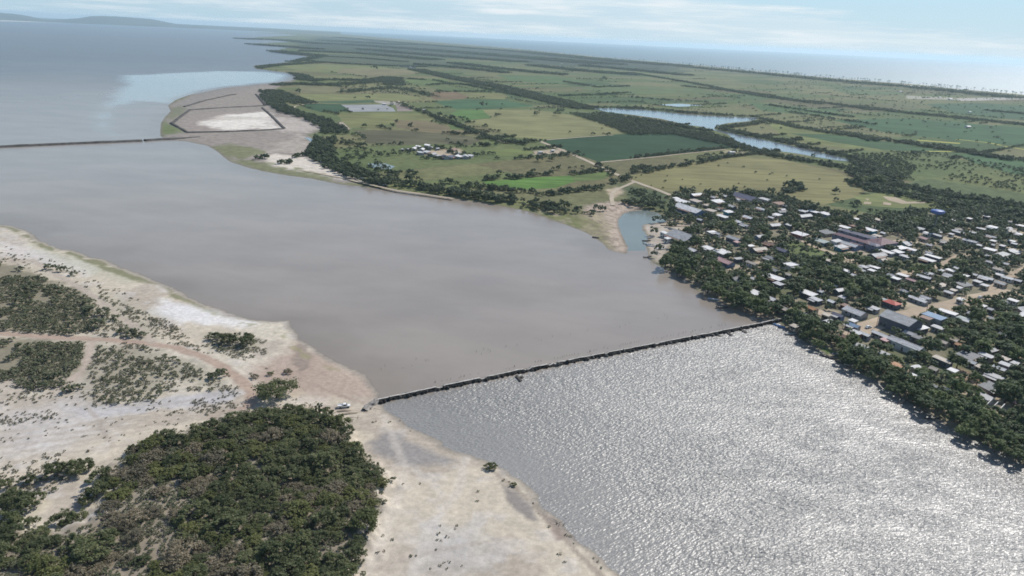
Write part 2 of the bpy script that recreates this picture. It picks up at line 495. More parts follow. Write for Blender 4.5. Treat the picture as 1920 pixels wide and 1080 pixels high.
def build_far():
    R = np.exp(np.arange(math.log(215), math.log(39500), .0064)); A = np.radians(np.arange(-43, 50, .13))
    RR, AA = np.meshgrid(R, A, indexing='ij'); sh = RR.shape
    X = (RR * np.sin(AA)).ravel(); Y = (RR * np.cos(AA)).ravel(); Rr = RR.ravel()
    px = PIX(np.stack([X, Y, np.zeros_like(X)], 1)); PX, PY = px[:, 0], px[:, 1]
    sd = sdf(X, Y, Fpoly)
    sc = np.clip(Rr / 450, 1, 8)
    sd = sd + (fbm(X / (16 * sc), Y / (16 * sc), 3) - .5) * 5 * sc ** 1.4 + (fbm(X / 5, Y / 5, 5, 2) - .5) * 1.6
    z = np.clip(sd * .06, -1.2, ZP)
    n1 = fbm(X / 220, Y / 220, 7); n2 = fbm(X / 45, Y / 45, 9); n3 = fbm(X / 900, Y / 260, 15); n4 = fbm(X / 9, Y / 9, 19, 3); n5 = fbm(X / 90, Y / 420, 23)
    col = np.tile(np.array([.115, .125, .070]), (len(X), 1))
    col = cblend(col, sstep(.42, .6, n1) * .8, (.165, .158, .092))
    col = cblend(col, sstep(.5, .64, n2) * .5, (.095, .118, .058))
    col = cblend(col, sstep(.56, .64, n5) * .6, (.075, .11, .052))
    # the plain beyond the meander is greener, browner towards the sea
    east = sstep(0, 1, (X - 250) / 500 + (Y - 1700) / 900)
    col = cblend(col, east * .48, (.062, .092, .052))
    col = cblend(col, east * sstep(.5, .62, n3) * .5, (.042, .070, .044))
    col = cblend(col, east * sstep(.54, .66, n1) * .55, (.125, .14, .08))
    pa, pb = P(1017, 264)[:2], P(1245, 247)[:2]; ang = math.atan2(pb[1] - pa[1], pb[0] - pa[0])
    U = X * math.cos(ang) + Y * math.sin(ang); V = -X * math.sin(ang) + Y * math.cos(ang)
    iv = np.floor(V / 175.0); u2 = U / 290.0 + _hash(iv, iv * 0 + 3, 5) * 3; iu = np.floor(u2)
    sub = _hash(iu, iv, 9) > .55; iv2 = np.where(sub, np.floor(V / 58.0), iv)
    pick = _hash(iu, iv2, 13)
    pal = np.array([(.150, .145, .088), (.105, .125, .062), (.070, .105, .052), (.135, .128, .085), (.052, .085, .048), (.165, .150, .100), (.088, .115, .058), (.125, .105, .075)])
    col = col * .32 + pal[(pick * 7.999).astype(int)] * .68
    global PARCEL
    PARCEL = ang
    cd = dline(X, Y, Cw)
    col = cblend(col, (1 - sstep(250, 900, cd + (n1 - .5) * 300)) * .75, (.115, .105, .08))
    col = cblend(col, (1 - sstep(25, 60, cd)) * .9, (.55, .5, .42))
    col = col * np.array([1.10, 1.12, .88])
    col *= (.82 + .36 * n4)[:, None]

    def area(poly, c, soft, k=1.0, nz=10, noise=None):
        nonlocal col
        q = PP(poly); mg = 60 + nz * 4
        m = np.nonzero((X > q[:, 0].min() - mg) & (X < q[:, 0].max() + mg) & (Y > q[:, 1].min() - mg) & (Y < q[:, 1].max() + mg))[0]
        w = sdf(X[m], Y[m], q) + (n2[m] - .5) * nz * 1.5 + (n4[m] - .5) * nz
        f = np.zeros(len(X)); f[m] = sstep(-soft, soft, w) * k * (1 if noise is None else noise[m])
        col = cblend(col, f, c)

    # marsh fringe along the lagoon
    fr = (1 - sstep(14, 34, sd + (n2 - .5) * 26)) * sstep(360, 420, PX) * (1 - sstep(1140, 1180, PX)) * sstep(225, 270, PY)
    col = cblend(col, fr * .9, (.165, .175, .075))
    col = cblend(col, fr * sstep(.5, .6, n4) * sstep(950, 1080, PX) * .8, (.32, .275, .20))
    area(MUD, (.275, .24, .21), 8, .95, 14)
    area([(372, 171), (430, 160), (520, 152), (548, 149), (530, 156), (480, 166), (400, 182), (330, 215), (312, 208)], (.24, .22, .20), 10, .8, 20)
    area([(330, 240), (380, 212), (500, 208), (530, 244), (345, 250)], (.285, .245, .212), 6, .9, 10)
    area([(420, 217), (455, 214), (495, 212), (530, 243), (420, 246), (395, 240), (385, 231), (400, 226)], (.68, .635, .56), 12, .9, 26)
    area([(395, 222), (440, 220), (500, 222), (470, 226), (400, 228)], (.40, .35, .30), 5, .5, 20)
    area([(470, 236), (510, 238), (500, 241), (450, 240)], (.42, .37, .32), 4, .6, 20)
    area([(505, 222), (580, 228), (605, 240), (580, 250), (560, 262), (530, 240)], (.46, .41, .36), 14, .7, 40)
    area([(560, 262), (580, 280), (590, 296), (560, 290), (545, 300), (530, 285), (510, 290), (520, 270)], (.40, .355, .30), 10, .6, 40)
    area([(480, 297), (520, 290), (580, 298), (620, 318), (690, 342), (640, 340), (580, 328), (510, 316)], (.60, .54, .46), 7, .9, 16)
    area([(398, 277), (440, 272), (475, 282), (482, 298), (510, 312), (580, 328), (640, 341), (660, 345), (640, 349), (580, 338), (500, 327), (430, 307)], (.165, .175, .085), 5, .85, 30)
    area([(296, 225), (320, 232), (340, 250), (300, 256)], (.13, .165, .06), 8, .9, 16)
    area([(300, 205), (345, 198), (350, 206), (325, 225), (305, 222)], (.17, .18, .10), 8, .7, 16)
    # spit and sandy margins of the boat inlet
    area([(1100, 392), (1112, 386), (1150, 380), (1200, 388), (1212, 395), (1172, 402), (1160, 415), (1170, 440), (1182, 470), (1160, 478), (1140, 455), (1128, 420), (1095, 405)], (.42, .34, .275), 4, .95, 9)
    area([(1100, 400), (1125, 402), (1140, 440), (1140, 465), (1110, 440), (1080, 420)], (.25, .225, .13), 4, .6, 14)
    m_ = inpoly(X, Y, PP([(1090, 380), (1215, 380), (1215, 480), (1120, 480)])).astype(float) * sstep(.5, .6, fbm(X / 3.2, Y / 3.2, 88, 3)) * sstep(1, 6, sd)
    col = cblend(col, m_ * .65, (.20, .165, .13))
    area([(1130, 358), (1165, 352), (1175, 362), (1145, 372)], (.46, .37, .28), 3, .8, 8)
    area([(1150, 345), (1255, 365), (1262, 400), (1215, 390), (1180, 372)], (.06, .088, .045), 6, .8, 10)
    area([(600, 68), (800, 82), (973, 95), (1140, 111), (1273, 122), (1280, 140), (1140, 130), (980, 118), (800, 106), (640, 98), (540, 92)], (.045, .06, .042), 60, .85, 240)
    area([(560, 100), (760, 108), (900, 122), (820, 126), (640, 120), (560, 112)], (.055, .075, .048), 40, .7, 160)
    # town soil
    area(TOWN, (.215, .19, .135), 5, .9, 8)
    m = inpoly(X, Y, PP(TOWN)).astype(float)
    col = cblend(col, m * sstep(.5, .6, n2) * .75, (.10, .115, .055))
    col = cblend(col, m * sstep(.56, .64, fbm(X / 16, Y / 16, 77)) * .85, (.40, .335, .245))
    area(GREENLOT, (.12, .15, .06), 4, .9, 5)
    area([(1203, 420), (1250, 418), (1255, 425), (1300, 422), (1305, 430), (1262, 436), (1250, 470), (1258, 500), (1225, 492), (1214, 470), (1212, 440)], (.42, .365, .305), 4, .9, 8)
    area([(1290, 520), (1318, 525), (1325, 548), (1380, 575), (1445, 592), (1440, 600), (1370, 578), (1312, 552)], (.35, .285, .225), 3, .8, 5)
    area([(1470, 608), (1510, 618), (1530, 640), (1500, 640), (1478, 622)], (.36, .30, .23), 3, .7, 5)
    area([(1520, 645), (1560, 655), (1580, 670), (1545, 662)], (.11, .17, .05), 2, .9, 4)
    area([(1800, 700), (1850, 715), (1830, 740), (1790, 730)], (.33, .23, .17), 3, .7, 6)
    # sandy patches in the far pasture, village beach clearings
    for q, c in (([(1655, 368), (1680, 370), (1700, 378), (1735, 378), (1735, 382), (1690, 383), (1665, 374)], (.42, .36, .24)),
                 ([(1655, 378), (1672, 381), (1670, 385), (1656, 383)], (.48, .42, .30)), ([(1620, 378), (1634, 379), (1632, 383), (1618, 382)], (.45, .41, .3)),
                 ([(1690, 158), (1740, 163), (1745, 166), (1700, 163)], (.5, .47, .42)), ([(1790, 185), (1920, 183), (1920, 187), (1800, 190)], (.42, .39, .35)),
                 ([(1700, 180), (1790, 184), (1790, 188), (1700, 186)], (.36, .34, .28)), ([(1000, 285), (1060, 280), (1050, 289), (1005, 290)], (.36, .31, .23)),
                 ([(800, 284), (860, 280), (872, 290), (815, 294), (790, 290)], (.42, .345, .24)), ([(695, 190), (760, 193), (750, 199), (720, 197)], (.36, .33, .29)),
                 ([(632, 232), (652, 228), (655, 245), (640, 246)], (.40, .33, .27)), ([(1360, 283), (1400, 286), (1390, 293), (1355, 290)], (.33, .29, .19))):
        area(q, c, 4, .85, 6)
    col = cblend(col, (1 - sstep(.8, 3.5 * 1, sd / np.clip(sc ** .5, 1, 3))) * .7, (.19, .165, .135))
    i = np.arange(len(X)).reshape(sh)
    f = np.stack([i[:-1, :-1], i[:-1, 1:], i[1:, 1:], i[1:, :-1]], -1).reshape(-1, 4)
    f = f[(z[f] > -.4).any(1)]
    u, inv = np.unique(f, return_inverse=True)
    me = make_mesh('farmland', np.stack([X, Y, z], 1)[u], inv.reshape(-1, 4)[:, ::-1], {'col': col[u]}, True)
    tag(link('farmland', me, mat=ground_material('plain_soil', .22, .12, .6, .1)), kind='structure')


build_far()

# ------------------------------------------------------------------ water


def water_material(name, deep, blue, ripple, rough, scale=1.0, size=1.0, spec=.5, ior=1.33):
    t = NT(name)
    p = t.pos()
    a = t.attr('far'); s = t.attr('slick'); rp = t.attr('ripple')
    n0 = t.noise(t.scaled(p, .012, .02), 1.0, 4, .6)
    sh = t.attr('shallow')
    lane = t.noise(t.scaled(t.scaled(p, 1, 1, 1, .45), .0035, .045), 1.0, 3, .6)
    n0b = t.noise(t.scaled(p, .0016, .0045, rz=.3), 1.0, 4, .6)
    c = t.mix(a, deep, blue)  # farther water turns bluer: sky reflection painted into the base colour
    c = t.mix(sh, c, (.225, .19, .15))
    c = t.mix(1.0, c, t.mix(t.ramp(lane, .35, .7), (.98, .982, .985), (1.02, 1.018, 1.016)), 'MULTIPLY')
    c = t.mix(1.0, c, t.mix(t.ramp(n0, .3, .7), (.93,) * 3, (1.07,) * 3), 'MULTIPLY')
    c = t.mix(1.0, c, t.mix(t.ramp(n0b, .3, .7), (.945, .95, .96), (1.04, 1.035, 1.03)), 'MULTIPLY')
    pr = t.scaled(p, 1, 1, 1, -.20); pr2 = t.scaled(p, 1, 1, 1, -.55)
    w1 = t.noise(t.scaled(pr, .22 * scale, .60 * scale), 1.0, 2, .45)
    w2 = t.noise(t.scaled(pr2, .60 * scale, 1.15 * scale), 1.0, 1, .5)
    w3 = t.noise(t.scaled(p, .05, .11, 1, .3), 1.0, 2, .5)
    h = t.mul(t.mul(w1, .72), t.mul(w2, .52), 'ADD')
    st = t.mul(t.mul(rp, ripple), t.ramp(w3, .25, .75, .68, 1.22))
    nb = t.bump(h, st, size)
    sub = t.mul(s, .05)
    b = t.bsdf(t.mix(sub, c, (.42, .50, .55)), rough, spec, 0, nb)  # slicks mixed towards pale blue: reflected sky painted in, foam streaks too
    b.inputs['IOR'].default_value = ior
    rr = t.mix(s, t.mix(a, (rough,) * 3, (.42,) * 3), (rough * .5,) * 3); t.l(rr, b.inputs['Roughness'])
    return t.done(b)


SLICK = [(222, 141), (300, 138), (400, 133), (500, 134), (545, 141), (530, 153), (430, 163), (370, 172), (320, 195), (260, 190), (225, 205), (205, 235), (215, 250), (250, 256), (205, 254), (180, 240), (178, 220), (195, 200), (200, 180), (230, 158)]
DIKE_A, DIKE_B = P(700, 755)[:2], P(1466, 599)[:2]


def build_lagoon():
    R = np.exp(np.arange(math.log(60), math.log(40000), .0095)); A = np.radians(np.arange(-62, 64, .25))
    RR, AA = np.meshgrid(R, A, indexing='ij'); sh = RR.shape
    X = (RR * np.sin(AA)).ravel(); Y = (RR * np.cos(AA)).ravel(); Rr = RR.ravel()
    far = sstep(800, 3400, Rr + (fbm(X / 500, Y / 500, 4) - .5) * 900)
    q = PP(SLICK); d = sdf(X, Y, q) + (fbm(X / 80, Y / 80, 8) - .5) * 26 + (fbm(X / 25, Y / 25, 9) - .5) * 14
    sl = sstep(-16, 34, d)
    shoal = PP([(212, 196), (290, 190), (302, 203), (282, 235), (262, 258), (225, 250), (203, 222)])
    sl *= 1 - .9 * sstep(-8, 14, sdf(X, Y, shoal) + (fbm(X / 60, Y / 60, 18) - .5) * 30)
    for (a, b, w) in (((1020, 474), (1060, 472), 2.5), ((1170, 540), (1200, 544), 3), ((1222, 543), (1255, 550), 3), ((870, 590), (885, 595), 3), ((860, 580), (830, 583), 3), ((1270, 587), (1290, 591), 1.5)):
        g = np.array([P(*a)[:2], P(*b)[:2]])
        sl = np.maximum(sl, (1 - sstep(0, w * 2.2, dline(X, Y, g))) * .8)
    rp = np.clip(sstep(700, 3000, Rr) * 1.0 + .05, 0, 1) * (1 - .9 * sl)
    ds = np.full(len(X), 1e9); nr = Rr < 2500
    ds[nr] = np.minimum(dline(X[nr], Y[nr], Lw), dline(X[nr], Y[nr], Fw))
    shal = (1 - sstep(0, 34, ds + (fbm(X / 22, Y / 22, 14) - .5) * 40)) * .55
    i = np.arange(len(X)).reshape(sh)
    f = np.stack([i[:-1, :-1], i[1:, :-1], i[1:, 1:], i[:-1, 1:]], -1).reshape(-1, 4)
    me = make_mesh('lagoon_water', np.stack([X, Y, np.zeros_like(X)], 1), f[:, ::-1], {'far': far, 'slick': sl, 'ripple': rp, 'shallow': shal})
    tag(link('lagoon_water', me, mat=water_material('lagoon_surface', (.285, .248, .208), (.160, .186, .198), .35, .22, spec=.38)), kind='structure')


build_lagoon()


def sheet(name, pts, z, mat, kind='structure', attrs=None):
    """a level sheet with the outline pts (ground metres)"""
    me = bpy.data.meshes.new(name)
    me.from_pydata([(float(a), float(b), z) for a, b in pts], [], [tuple(range(len(pts)))])
    if me.polygons[0].normal.z < 0: me.flip_normals()
    for n, v in (attrs or {}).items():
        at = me.attributes.new(n, 'FLOAT', 'POINT'); at.data.foreach_set('value', np.full(len(pts), v, np.float32))
    return tag(link(name, me, mat=mat), kind=kind)


def wiggle(pts, seg, amp, seed, closed=True):
    """resample an outline and give it an irregular edge"""
    out = []
    n = len(pts)
    for i in range(n if closed else n - 1):
        a = np.array(pts[i]); b = np.array(pts[(i + 1) % n]); L = np.linalg.norm(b - a)
        k = max(1, int(L / seg))
        for j in range(k): out.append(a + (b - a) * j / k)
    if not closed: out.append(np.array(pts[-1]))
    out = np.array(out)
    dx = fbm(out[:, 0] / (seg * 3), out[:, 1] / (seg * 3), seed) - .5; dy = fbm(out[:, 0] / (seg * 3), out[:, 1] / (seg * 3), seed + 50) - .5
    return out + np.stack([dx, dy], 1) * amp * 2


# the windward channel right of the dike, and the green boat inlet
ch = np.concatenate([[DIKE_A + (-.0, 0)], [DIKE_B], PP([(1500, 600), (1700, 700), (2000, 880), (2500, 1200)]), [[520., 70.], [60., 60.]], PP([(1250, 1300), (1100, 1090), (960, 940), (820, 880), (700, 790)])])


def build_channel():
    a = np.array(ch)
    x = np.arange(a[:, 0].min(), a[:, 0].max(), 3.0); y = np.arange(a[:, 1].min(), a[:, 1].max(), 3.0)
    X, Y = np.meshgrid(x, y); sh = X.shape; X = X.ravel(); Y = Y.ravel()
    s = sdf(X, Y, a); sl_ = sdf(X, Y, Lpoly)
    rip = .45 + .55 * sstep(2, 45, -sl_)
    rip *= .8 + .4 * fbm(X / 40, Y / 40, 3)
    i = np.arange(len(X)).reshape(sh)
    f = np.stack([i[:-1, :-1], i[:-1, 1:], i[1:, 1:], i[1:, :-1]], -1).reshape(-1, 4)
    f = f[(s[f] > 0).all(1)]
    u, inv = np.unique(f, return_inverse=True)
    me = make_mesh('channel_water', np.stack([X, Y, np.full_like(X, .03)], 1)[u], inv.reshape(-1, 4), {'far': np.zeros(len(u)), 'slick': np.zeros(len(u)), 'ripple': rip[u]})
    tag(link('channel_water', me, mat=water_material('channel_surface', (.235, .222, .200), (.1, .1, .1), 1.0, .42, 1.1, 1.25, .58, 1.56)), kind='structure')


build_channel()
calm = water_material('inlet_surface', (.165, .190, .172), (.1, .1, .1), .05, .2, spec=.35)
sheet('inlet_water', PP([(1176, 470), (1155, 420), (1160, 400), (1190, 390), (1255, 398), (1255, 425), (1205, 430), (1215, 445), (1210, 470)]), .03, calm, attrs={'far': 0, 'slick': 0, 'ripple': 1})
rivm = water_material('river_surface', (.15, .175, .20), (.1, .1, .1), .10, .12)
RIVER1 = [(1105, 203), (1150, 203), (1200, 205), (1240, 209), (1300, 215.5), (1370, 219), (1425, 221.5), (1405, 227), (1372, 230), (1350, 234), (1338, 240), (1345, 244), (1365, 248), (1382, 252), (1440, 263), (1513, 280), (1560, 291),
          (1603, 301), (1603, 304), (1557, 299), (1490, 287), (1440, 281), (1405, 275.5), (1378, 265), (1366, 253), (1335, 243), (1318, 238), (1290, 234), (1240, 223), (1190, 216), (1140, 210)]
sheet('river', wiggle(PP(RIVER1, ZP + .15), 14, 5, 3), ZP + .15, rivm, attrs={'far': 0, 'slick': .5, 'ripple': 1})
sheet('pond', wiggle(PP([(740, 122), (765, 122.5), (782, 125), (778, 128), (752, 126)], ZP + .15), 20, 6, 4), ZP + .15, rivm, attrs={'far': 0, 'slick': 1, 'ripple': 0})
sheet('pond', wiggle(PP([(1230, 196), (1275, 194.5), (1320, 198), (1270, 200)], ZP + .15), 14, 5, 4), ZP + .15, rivm, attrs={'far': 0, 'slick': .6, 'ripple': 0})
sheet('pond', wiggle(PP([(688, 306), (720, 306), (738, 312), (732, 318), (700, 315)], ZP + .15), 8, 4, 4), ZP + .15, calm, attrs={'far': 0, 'slick': .2, 'ripple': 0})
CREEK = [(575, 258), (583, 262), (592, 270), (590, 282), (587, 292), (600, 303), (640, 320), (690, 338), (725, 348)]


def ribbon(name, pts, w, z, mat, amp=.6, seed=1, attrs=None):
    p = wiggle(PP(pts, z), 6, amp, seed, False)
    t = np.gradient(p, axis=0); t /= np.linalg.norm(t, axis=1)[:, None] + 1e-9
    nrm = np.stack([-t[:, 1], t[:, 0]], 1)
    ww = w * .5 * (.85 + .3 * fbm(p[:, 0] / 9, p[:, 1] / 9, seed + 3))
    a = p + nrm * ww[:, None]; b = p - nrm * ww[:, None]
    v = np.concatenate([np.c_[a, np.full(len(a), z)], np.c_[b, np.full(len(b), z)]])
    n = len(p); i = np.arange(n - 1)
    f = np.stack([i, i + n, i + n + 1, i + 1], 1)
    at = {k: np.full(len(v), x, np.float32) for k, x in (attrs or {}).items()}
    return tag(link(name, make_mesh(name, v, f, at), mat=mat), kind='structure')


ribbon('creek', CREEK, 7, ZP + .17, rivm, 2, 5, {'far': 0, 'slick': .7, 'ripple': 0})
ribbon('creek', [(606, 226), (610, 236), (607, 243)], 14, ZP + .17, rivm, 2, 6, {'far': 0, 'slick': .7, 'ripple': 0})

# open sea beyond the coast
arc = [[40000 * math.sin(math.radians(a)), 40000 * math.cos(math.radians(a))] for a in np.arange(62, -14, -2)]
sea = np.concatenate([Cw[::-1], [[12000., 3000.]], arc])
seam = water_material('sea_surface', (.055, .125, .150), (.1, .1, .1), 1.0, .50, .55, 1.6, 1.0, 1.42)
sheet('sea', sea, .25, seam, attrs={'far': 0, 'slick': 0, 'ripple': 1})

# ------------------------------------------------------------------ fields and roads on the plain


def field_material(name, c, var=.18, sx=.03, sy=.12, rz=0.0):
    c = np.array(c); k = ('field', tuple(np.round(c, 3)), rz)
    if k in _mc: return _mc[k]
    t = NT(name); p = t.pos()
    f = t.noise(t.scaled(p, sx, sy, 1, rz), 1.0, 5, .65)
    g = t.noise(t.scaled(p, .012), 1.0, 4, .6)
    cc = t.mix(t.ramp(f, .3, .7), c * (1 - var), c * (1 + var))
    cc = t.mix(1.0, cc, t.mix(t.ramp(g, .3, .7), (1 - var * .7, 1 - var * .8, 1 - var * .7), (1 + var * .8, 1 + var * .7, 1 + var * .7)), 'MULTIPLY')
    _mc[k] = t.done(t.bsdf(cc, .95, .1)); return _mc[k]


FIELDS = [
    ('field', [(1017, 264), (1100, 256), (1180, 250.5), (1245, 247), (1305, 257), (1384, 276), (1320, 283), (1225, 293), (1122, 303), (1080, 289)], (.028, .058, .035), .10),
    ('field', [(907, 341), (993, 333), (1070, 329), (1078, 341), (1042, 352), (985, 355), (923, 350)], (.082, .150, .045), .16),
    ('field', [(1070, 329), (1134, 322), (1152, 326), (1130, 336), (1078, 341)], (.095, .130, .055), .16),
    ('field', [(900, 206), (1000, 205), (1075, 216), (1130, 231), (1182, 249), (1100, 255), (1012, 262), (965, 258), (925, 243), (876, 226), (920, 222)], (.175, .172, .098), .12),
    ('field', [(812, 190), (868, 187), (950, 188), (1003, 199), (925, 204), (856, 205.5), (838, 200)], (.055, .105, .062), .12),
    ('field', [(858, 206.5), (905, 206), (920, 221), (874, 225), (845, 213)], (.085, .150, .058), .12),
    ('field', [(800, 173.5), (855, 172), (882, 183), (862, 186), (815, 186.5)], (.155, .115, .085), .14),
    ('field', [(857, 172), (940, 174.5), (955, 181), (945, 186), (884, 184)], (.150, .150, .080), .12),
    ('field', [(566, 193), (640, 195.5), (657, 209), (600, 209.5), (575, 203)], (.038, .072, .045), .12),
    ('field', [(565, 190.5), (640, 189), (700, 187.5), (705, 192), (645, 194.5)], (.058, .095, .060), .12),
    ('field', [(640, 196.5), (722, 196), (738, 203), (742, 209), (660, 209.5)], (.28, .29, .29), .10),
    ('field', [(742, 196), (770, 200), (775, 208), (745, 209)], (.24, .205, .18), .12),
    ('field', [(560, 176), (640, 177), (740, 176), (800, 184), (765, 188), (700, 187), (640, 188), (570, 189)], (.165, .172, .090), .12),
    ('field', [(560, 161), (650, 163), (740, 171), (740, 175), (640, 176), (558, 174)], (.150, .142, .092), .14),
    ('field', [(630, 212), (740, 211), (830, 214), (850, 228), (760, 226), (700, 240), (655, 240), (640, 226)], (.150, .155, .080), .12),
    ('field', [(738, 225), (800, 226), (855, 240), (880, 252), (800, 248), (745, 240)], (.150, .125, .088), .12),
    ('field', [(840, 231), (868, 235), (880, 243), (845, 243)], (.095, .135, .055), .12),
    ('field', [(662, 244), (750, 244), (870, 254), (905, 262), (880, 272), (830, 270), (750, 272), (690, 268)], (.094, .090, .064), .14),
    ('field', [(905, 282), (960, 279), (1000, 284), (995, 291), (940, 294)], (.125, .148, .065), .14),
    ('field', [(1155, 335), (1200, 325), (1300, 305), (1385, 293), (1470, 300), (1560, 320), (1622, 345), (1612, 368), (1545, 385), (1480, 372), (1440, 362), (1330, 360), (1262, 361)], (.176, .162, .092), .12),
    ('field', [(1600, 368), (1640, 362), (1720, 366), (1790, 380), (1840, 394), (1760, 394), (1680, 390), (1610, 384)], (.148, .162, .080), .14),
    ('field', [(1440, 232), (1500, 234), (1560, 250), (1620, 268), (1660, 285), (1600, 280), (1520, 268), (1460, 250)], (.135, .150, .070), .14),
    ('field', [(1480, 250), (1560, 252), (1680, 268), (1770, 284), (1740, 286), (1650, 280), (1560, 266)], (.052, .092, .050), .12),
    ('field', [(1560, 225), (1700, 222), (1920, 240), (2050, 252), (2050, 280), (1920, 274), (1790, 262), (1660, 248)], (.050, .095, .055), .12),
    ('field', [(1735, 195), (1840, 193), (2000, 204), (2000, 226), (1900, 224), (1790, 212)], (.055, .095, .060), .12),
    ('field', [(1780, 287), (1850, 292), (1990, 312), (1990, 340), (1900, 326), (1830, 306)], (.058, .105, .058), .12),
    ('field', [(1400, 192), (1480, 198), (1560, 207), (1600, 217), (1540, 218), (1430, 208)], (.070, .112, .058), .12),
    ('field', [(1100, 160), (1200, 160), (1300, 168), (1290, 176), (1180, 176), (1090, 170)], (.098, .125, .068), .12),
    ('field', [(930, 140), (1040, 142), (1100, 152), (1060, 158), (960, 152)], (.082, .122, .062), .12),
    ('field', [(1720, 262), (1800, 268), (1800, 270), (1720, 264)], (.30, .28, .10), .1),
    ('field', [(760, 150), (830, 147), (850, 155), (800, 160), (760, 158)], (.105, .140, .065), .12),
    ('field', [(520, 123), (600, 121), (720, 126), (745, 132), (640, 136), (560, 132)], (.150, .160, .085), .12),
    ('field', [(640, 128), (760, 130), (790, 138), (720, 143), (630, 138)], (.165, .150, .100), .12),
    ('field', [(1560, 168), (1680, 172), (1700, 178), (1600, 178)], (.090, .120, .065), .12),
]
for k, (n, pts, c, var) in enumerate(FIELDS):
    g = PP(pts, ZP + .06)
    e = g[1] - g[0]
    seg = max(6, np.linalg.norm(e) / 30)
    sheet('field', wiggle(g, seg, min(seg * .35, 6), 20 + k), ZP + .06 + .004 * k, field_material('crop', np.array(c) * (1 if c[2] > .15 else np.array([1.10, 1.13, .92])), var * 1.55, .016, .13, -math.atan2(e[1], e[0])))
for k_, q_ in enumerate(([(1655, 368), (1680, 370), (1700, 378), (1735, 377.5), (1738, 381), (1690, 382), (1665, 375)], [(1655, 378), (1672, 381), (1670, 385), (1656, 383)], [(1620, 378), (1634, 379), (1632, 383), (1618, 382)], [(1622, 372), (1630, 373), (1628, 376)],
                         [(1000, 285), (1060, 280), (1050, 287), (1005, 289)], [(800, 284), (860, 280), (872, 290), (815, 293), (790, 290)])):
    sheet('bare_patch', wiggle(PP(q_, ZP + .26), 4, 1.6, 70 + k_), ZP + .26 + .004 * k_, field_material('bare_soil', (.40, .335, .24), .15, .1, .1))
yel = plain('yellow_blossom', (.42, .40, .08), .9)
for q in ([(1792, 261), (1850, 267), (1878, 272.5)], [(1882, 274), (1925, 281), (2000, 290)], [(1738, 283.5), (1765, 284), (1790, 284)], [(1698, 284.5), (1710, 285)]):
    ribbon('flower_strip', q, 7, ZP + .3, yel, 1.0, 9)

dirt = field_material('road_dirt', (.40, .345, .26), .10, .1, .1)
ribbon('dirt_road', [(1013, 265), (1060, 284), (1100, 301), (1140, 320), (1180, 337), (1220, 351), (1258, 366)], 6.5, ZP + .32, dirt, .8, 2)
ribbon('dirt_road', [(745, 189), (790, 208), (830, 224), (873, 240), (923, 260), (953, 268.5)], 6, ZP + .32, dirt, 1.2, 4)
ribbon('dirt_road', [(1190, 341), (1168, 350), (1150, 358), (1146, 372), (1150, 385)], 4.5, ZP + .34, dirt, 1.2, 5)
ribbon('dirt_road', [(1122, 304.5), (1180, 299), (1240, 293), (1300, 286), (1360, 280)], 4, ZP + .33, dirt, .8, 6)
ribbon('dirt_road', [(1020, 262.5), (1090, 257), (1150, 253)], 4, ZP + .33, dirt, .8, 7)
ribbon('dirt_road', [(560, 318), (640, 333), (690, 345), (745, 357), (850, 372)], 4, ZP + .18, dirt, 1, 8)
ribbon('dirt_road', [(545, 203), (560, 197), (580, 194), (600, 193)], 5, ZP + .33, dirt, 1.5, 8)
ribbon('dirt_road', [(990, 290), (1030, 288), (1060, 288)], 5, ZP + .33, dirt, 1.5, 8)
street = field_material('street_dirt', (.41, .335, .245), .12, .1, .1)
for k, (q, w) in enumerate(STREETS):
    ribbon('street', q, w, ZP + .2 + .01 * k, street, 1.2, 30 + k)

# far bright beach below the hills and the hills themselves
beach = plain('beach_sand', (.62, .58, .52), .9)
sheet('beach', np.concatenate([PP([(-60, 39), (0, 39.6), (100, 42.2), (200, 45.8), (330, 51.2)]), PP([(330, 49.6), (200, 44.0), (100, 40.4), (0, 37.4), (-60, 36.5)])]), .8, beach)


def build_hills():
    tops = [(-260, 14), (-160, 21), (-80, 18), (-30, 21), (0, 24), (25, 26), (50, 29.5), (80, 36), (100, 36.6), (120, 36), (150, 34), (170, 30.5), (190, 30.2), (215, 31), (240, 32.4), (260, 34), (285, 36), (300, 39), (330, 45), (400, 48.8), (500, 53.4), (560, 57), (640, 61.2)]
    xs = np.arange(-260, 640, 4.0); yt = np.interp(xs, [a for a, _ in tops], [b for _, b in tops])
    rows = 9; V = []
    for i, (x, y) in enumerate(zip(xs, yt)):
        d = cR * (x - 960) / FPX + cU * (540 - y) / FPX + cF
        hd = math.hypot(d[0], d[1]); D = 21000
        top = CAMH + d[2] / hd * D + 2
        for j in range(rows):
            u = j / (rows - 1) * 2 - 1
            n = fbm(np.array([x / 22.0]), np.array([j * .8]), 5)[0] - .5
            h = max(top, 4) * (max(0, 1 - abs(u)) ** .8) * (1 + n * .35 * (abs(u) > .01)) - 2 * (abs(u) > .99)
            DD = D + u * 2400
            V.append((d[0] / hd * DD, d[1] / hd * DD, h))
    n = len(xs); idx = np.arange(n * rows).reshape(n, rows)
    f = np.stack([idx[:-1, :-1], idx[1:, :-1], idx[1:, 1:], idx[:-1, 1:]], -1).reshape(-1, 4)
    tag(link('hills', make_mesh('hills', V, f, smooth=True), mat=plain('hill_scrub', (.07, .085, .055), .95, .3, .002)), kind='structure')
    # low land in front of the hills
    q = PP([(-300, 32), (0, 36.6), (100, 39.4), (200, 43.0), (330, 48.6), (420, 53.5), (480, 57), (560, 62), (640, 66)])
    q2 = q / np.linalg.norm(q, axis=1)[:, None] * 39000
    sheet('far_shore', np.concatenate([q, q2[::-1]]), .6, plain('far_plain', (.085, .10, .065), .95, .3, .001))


build_hills()

# ------------------------------------------------------------------ plants


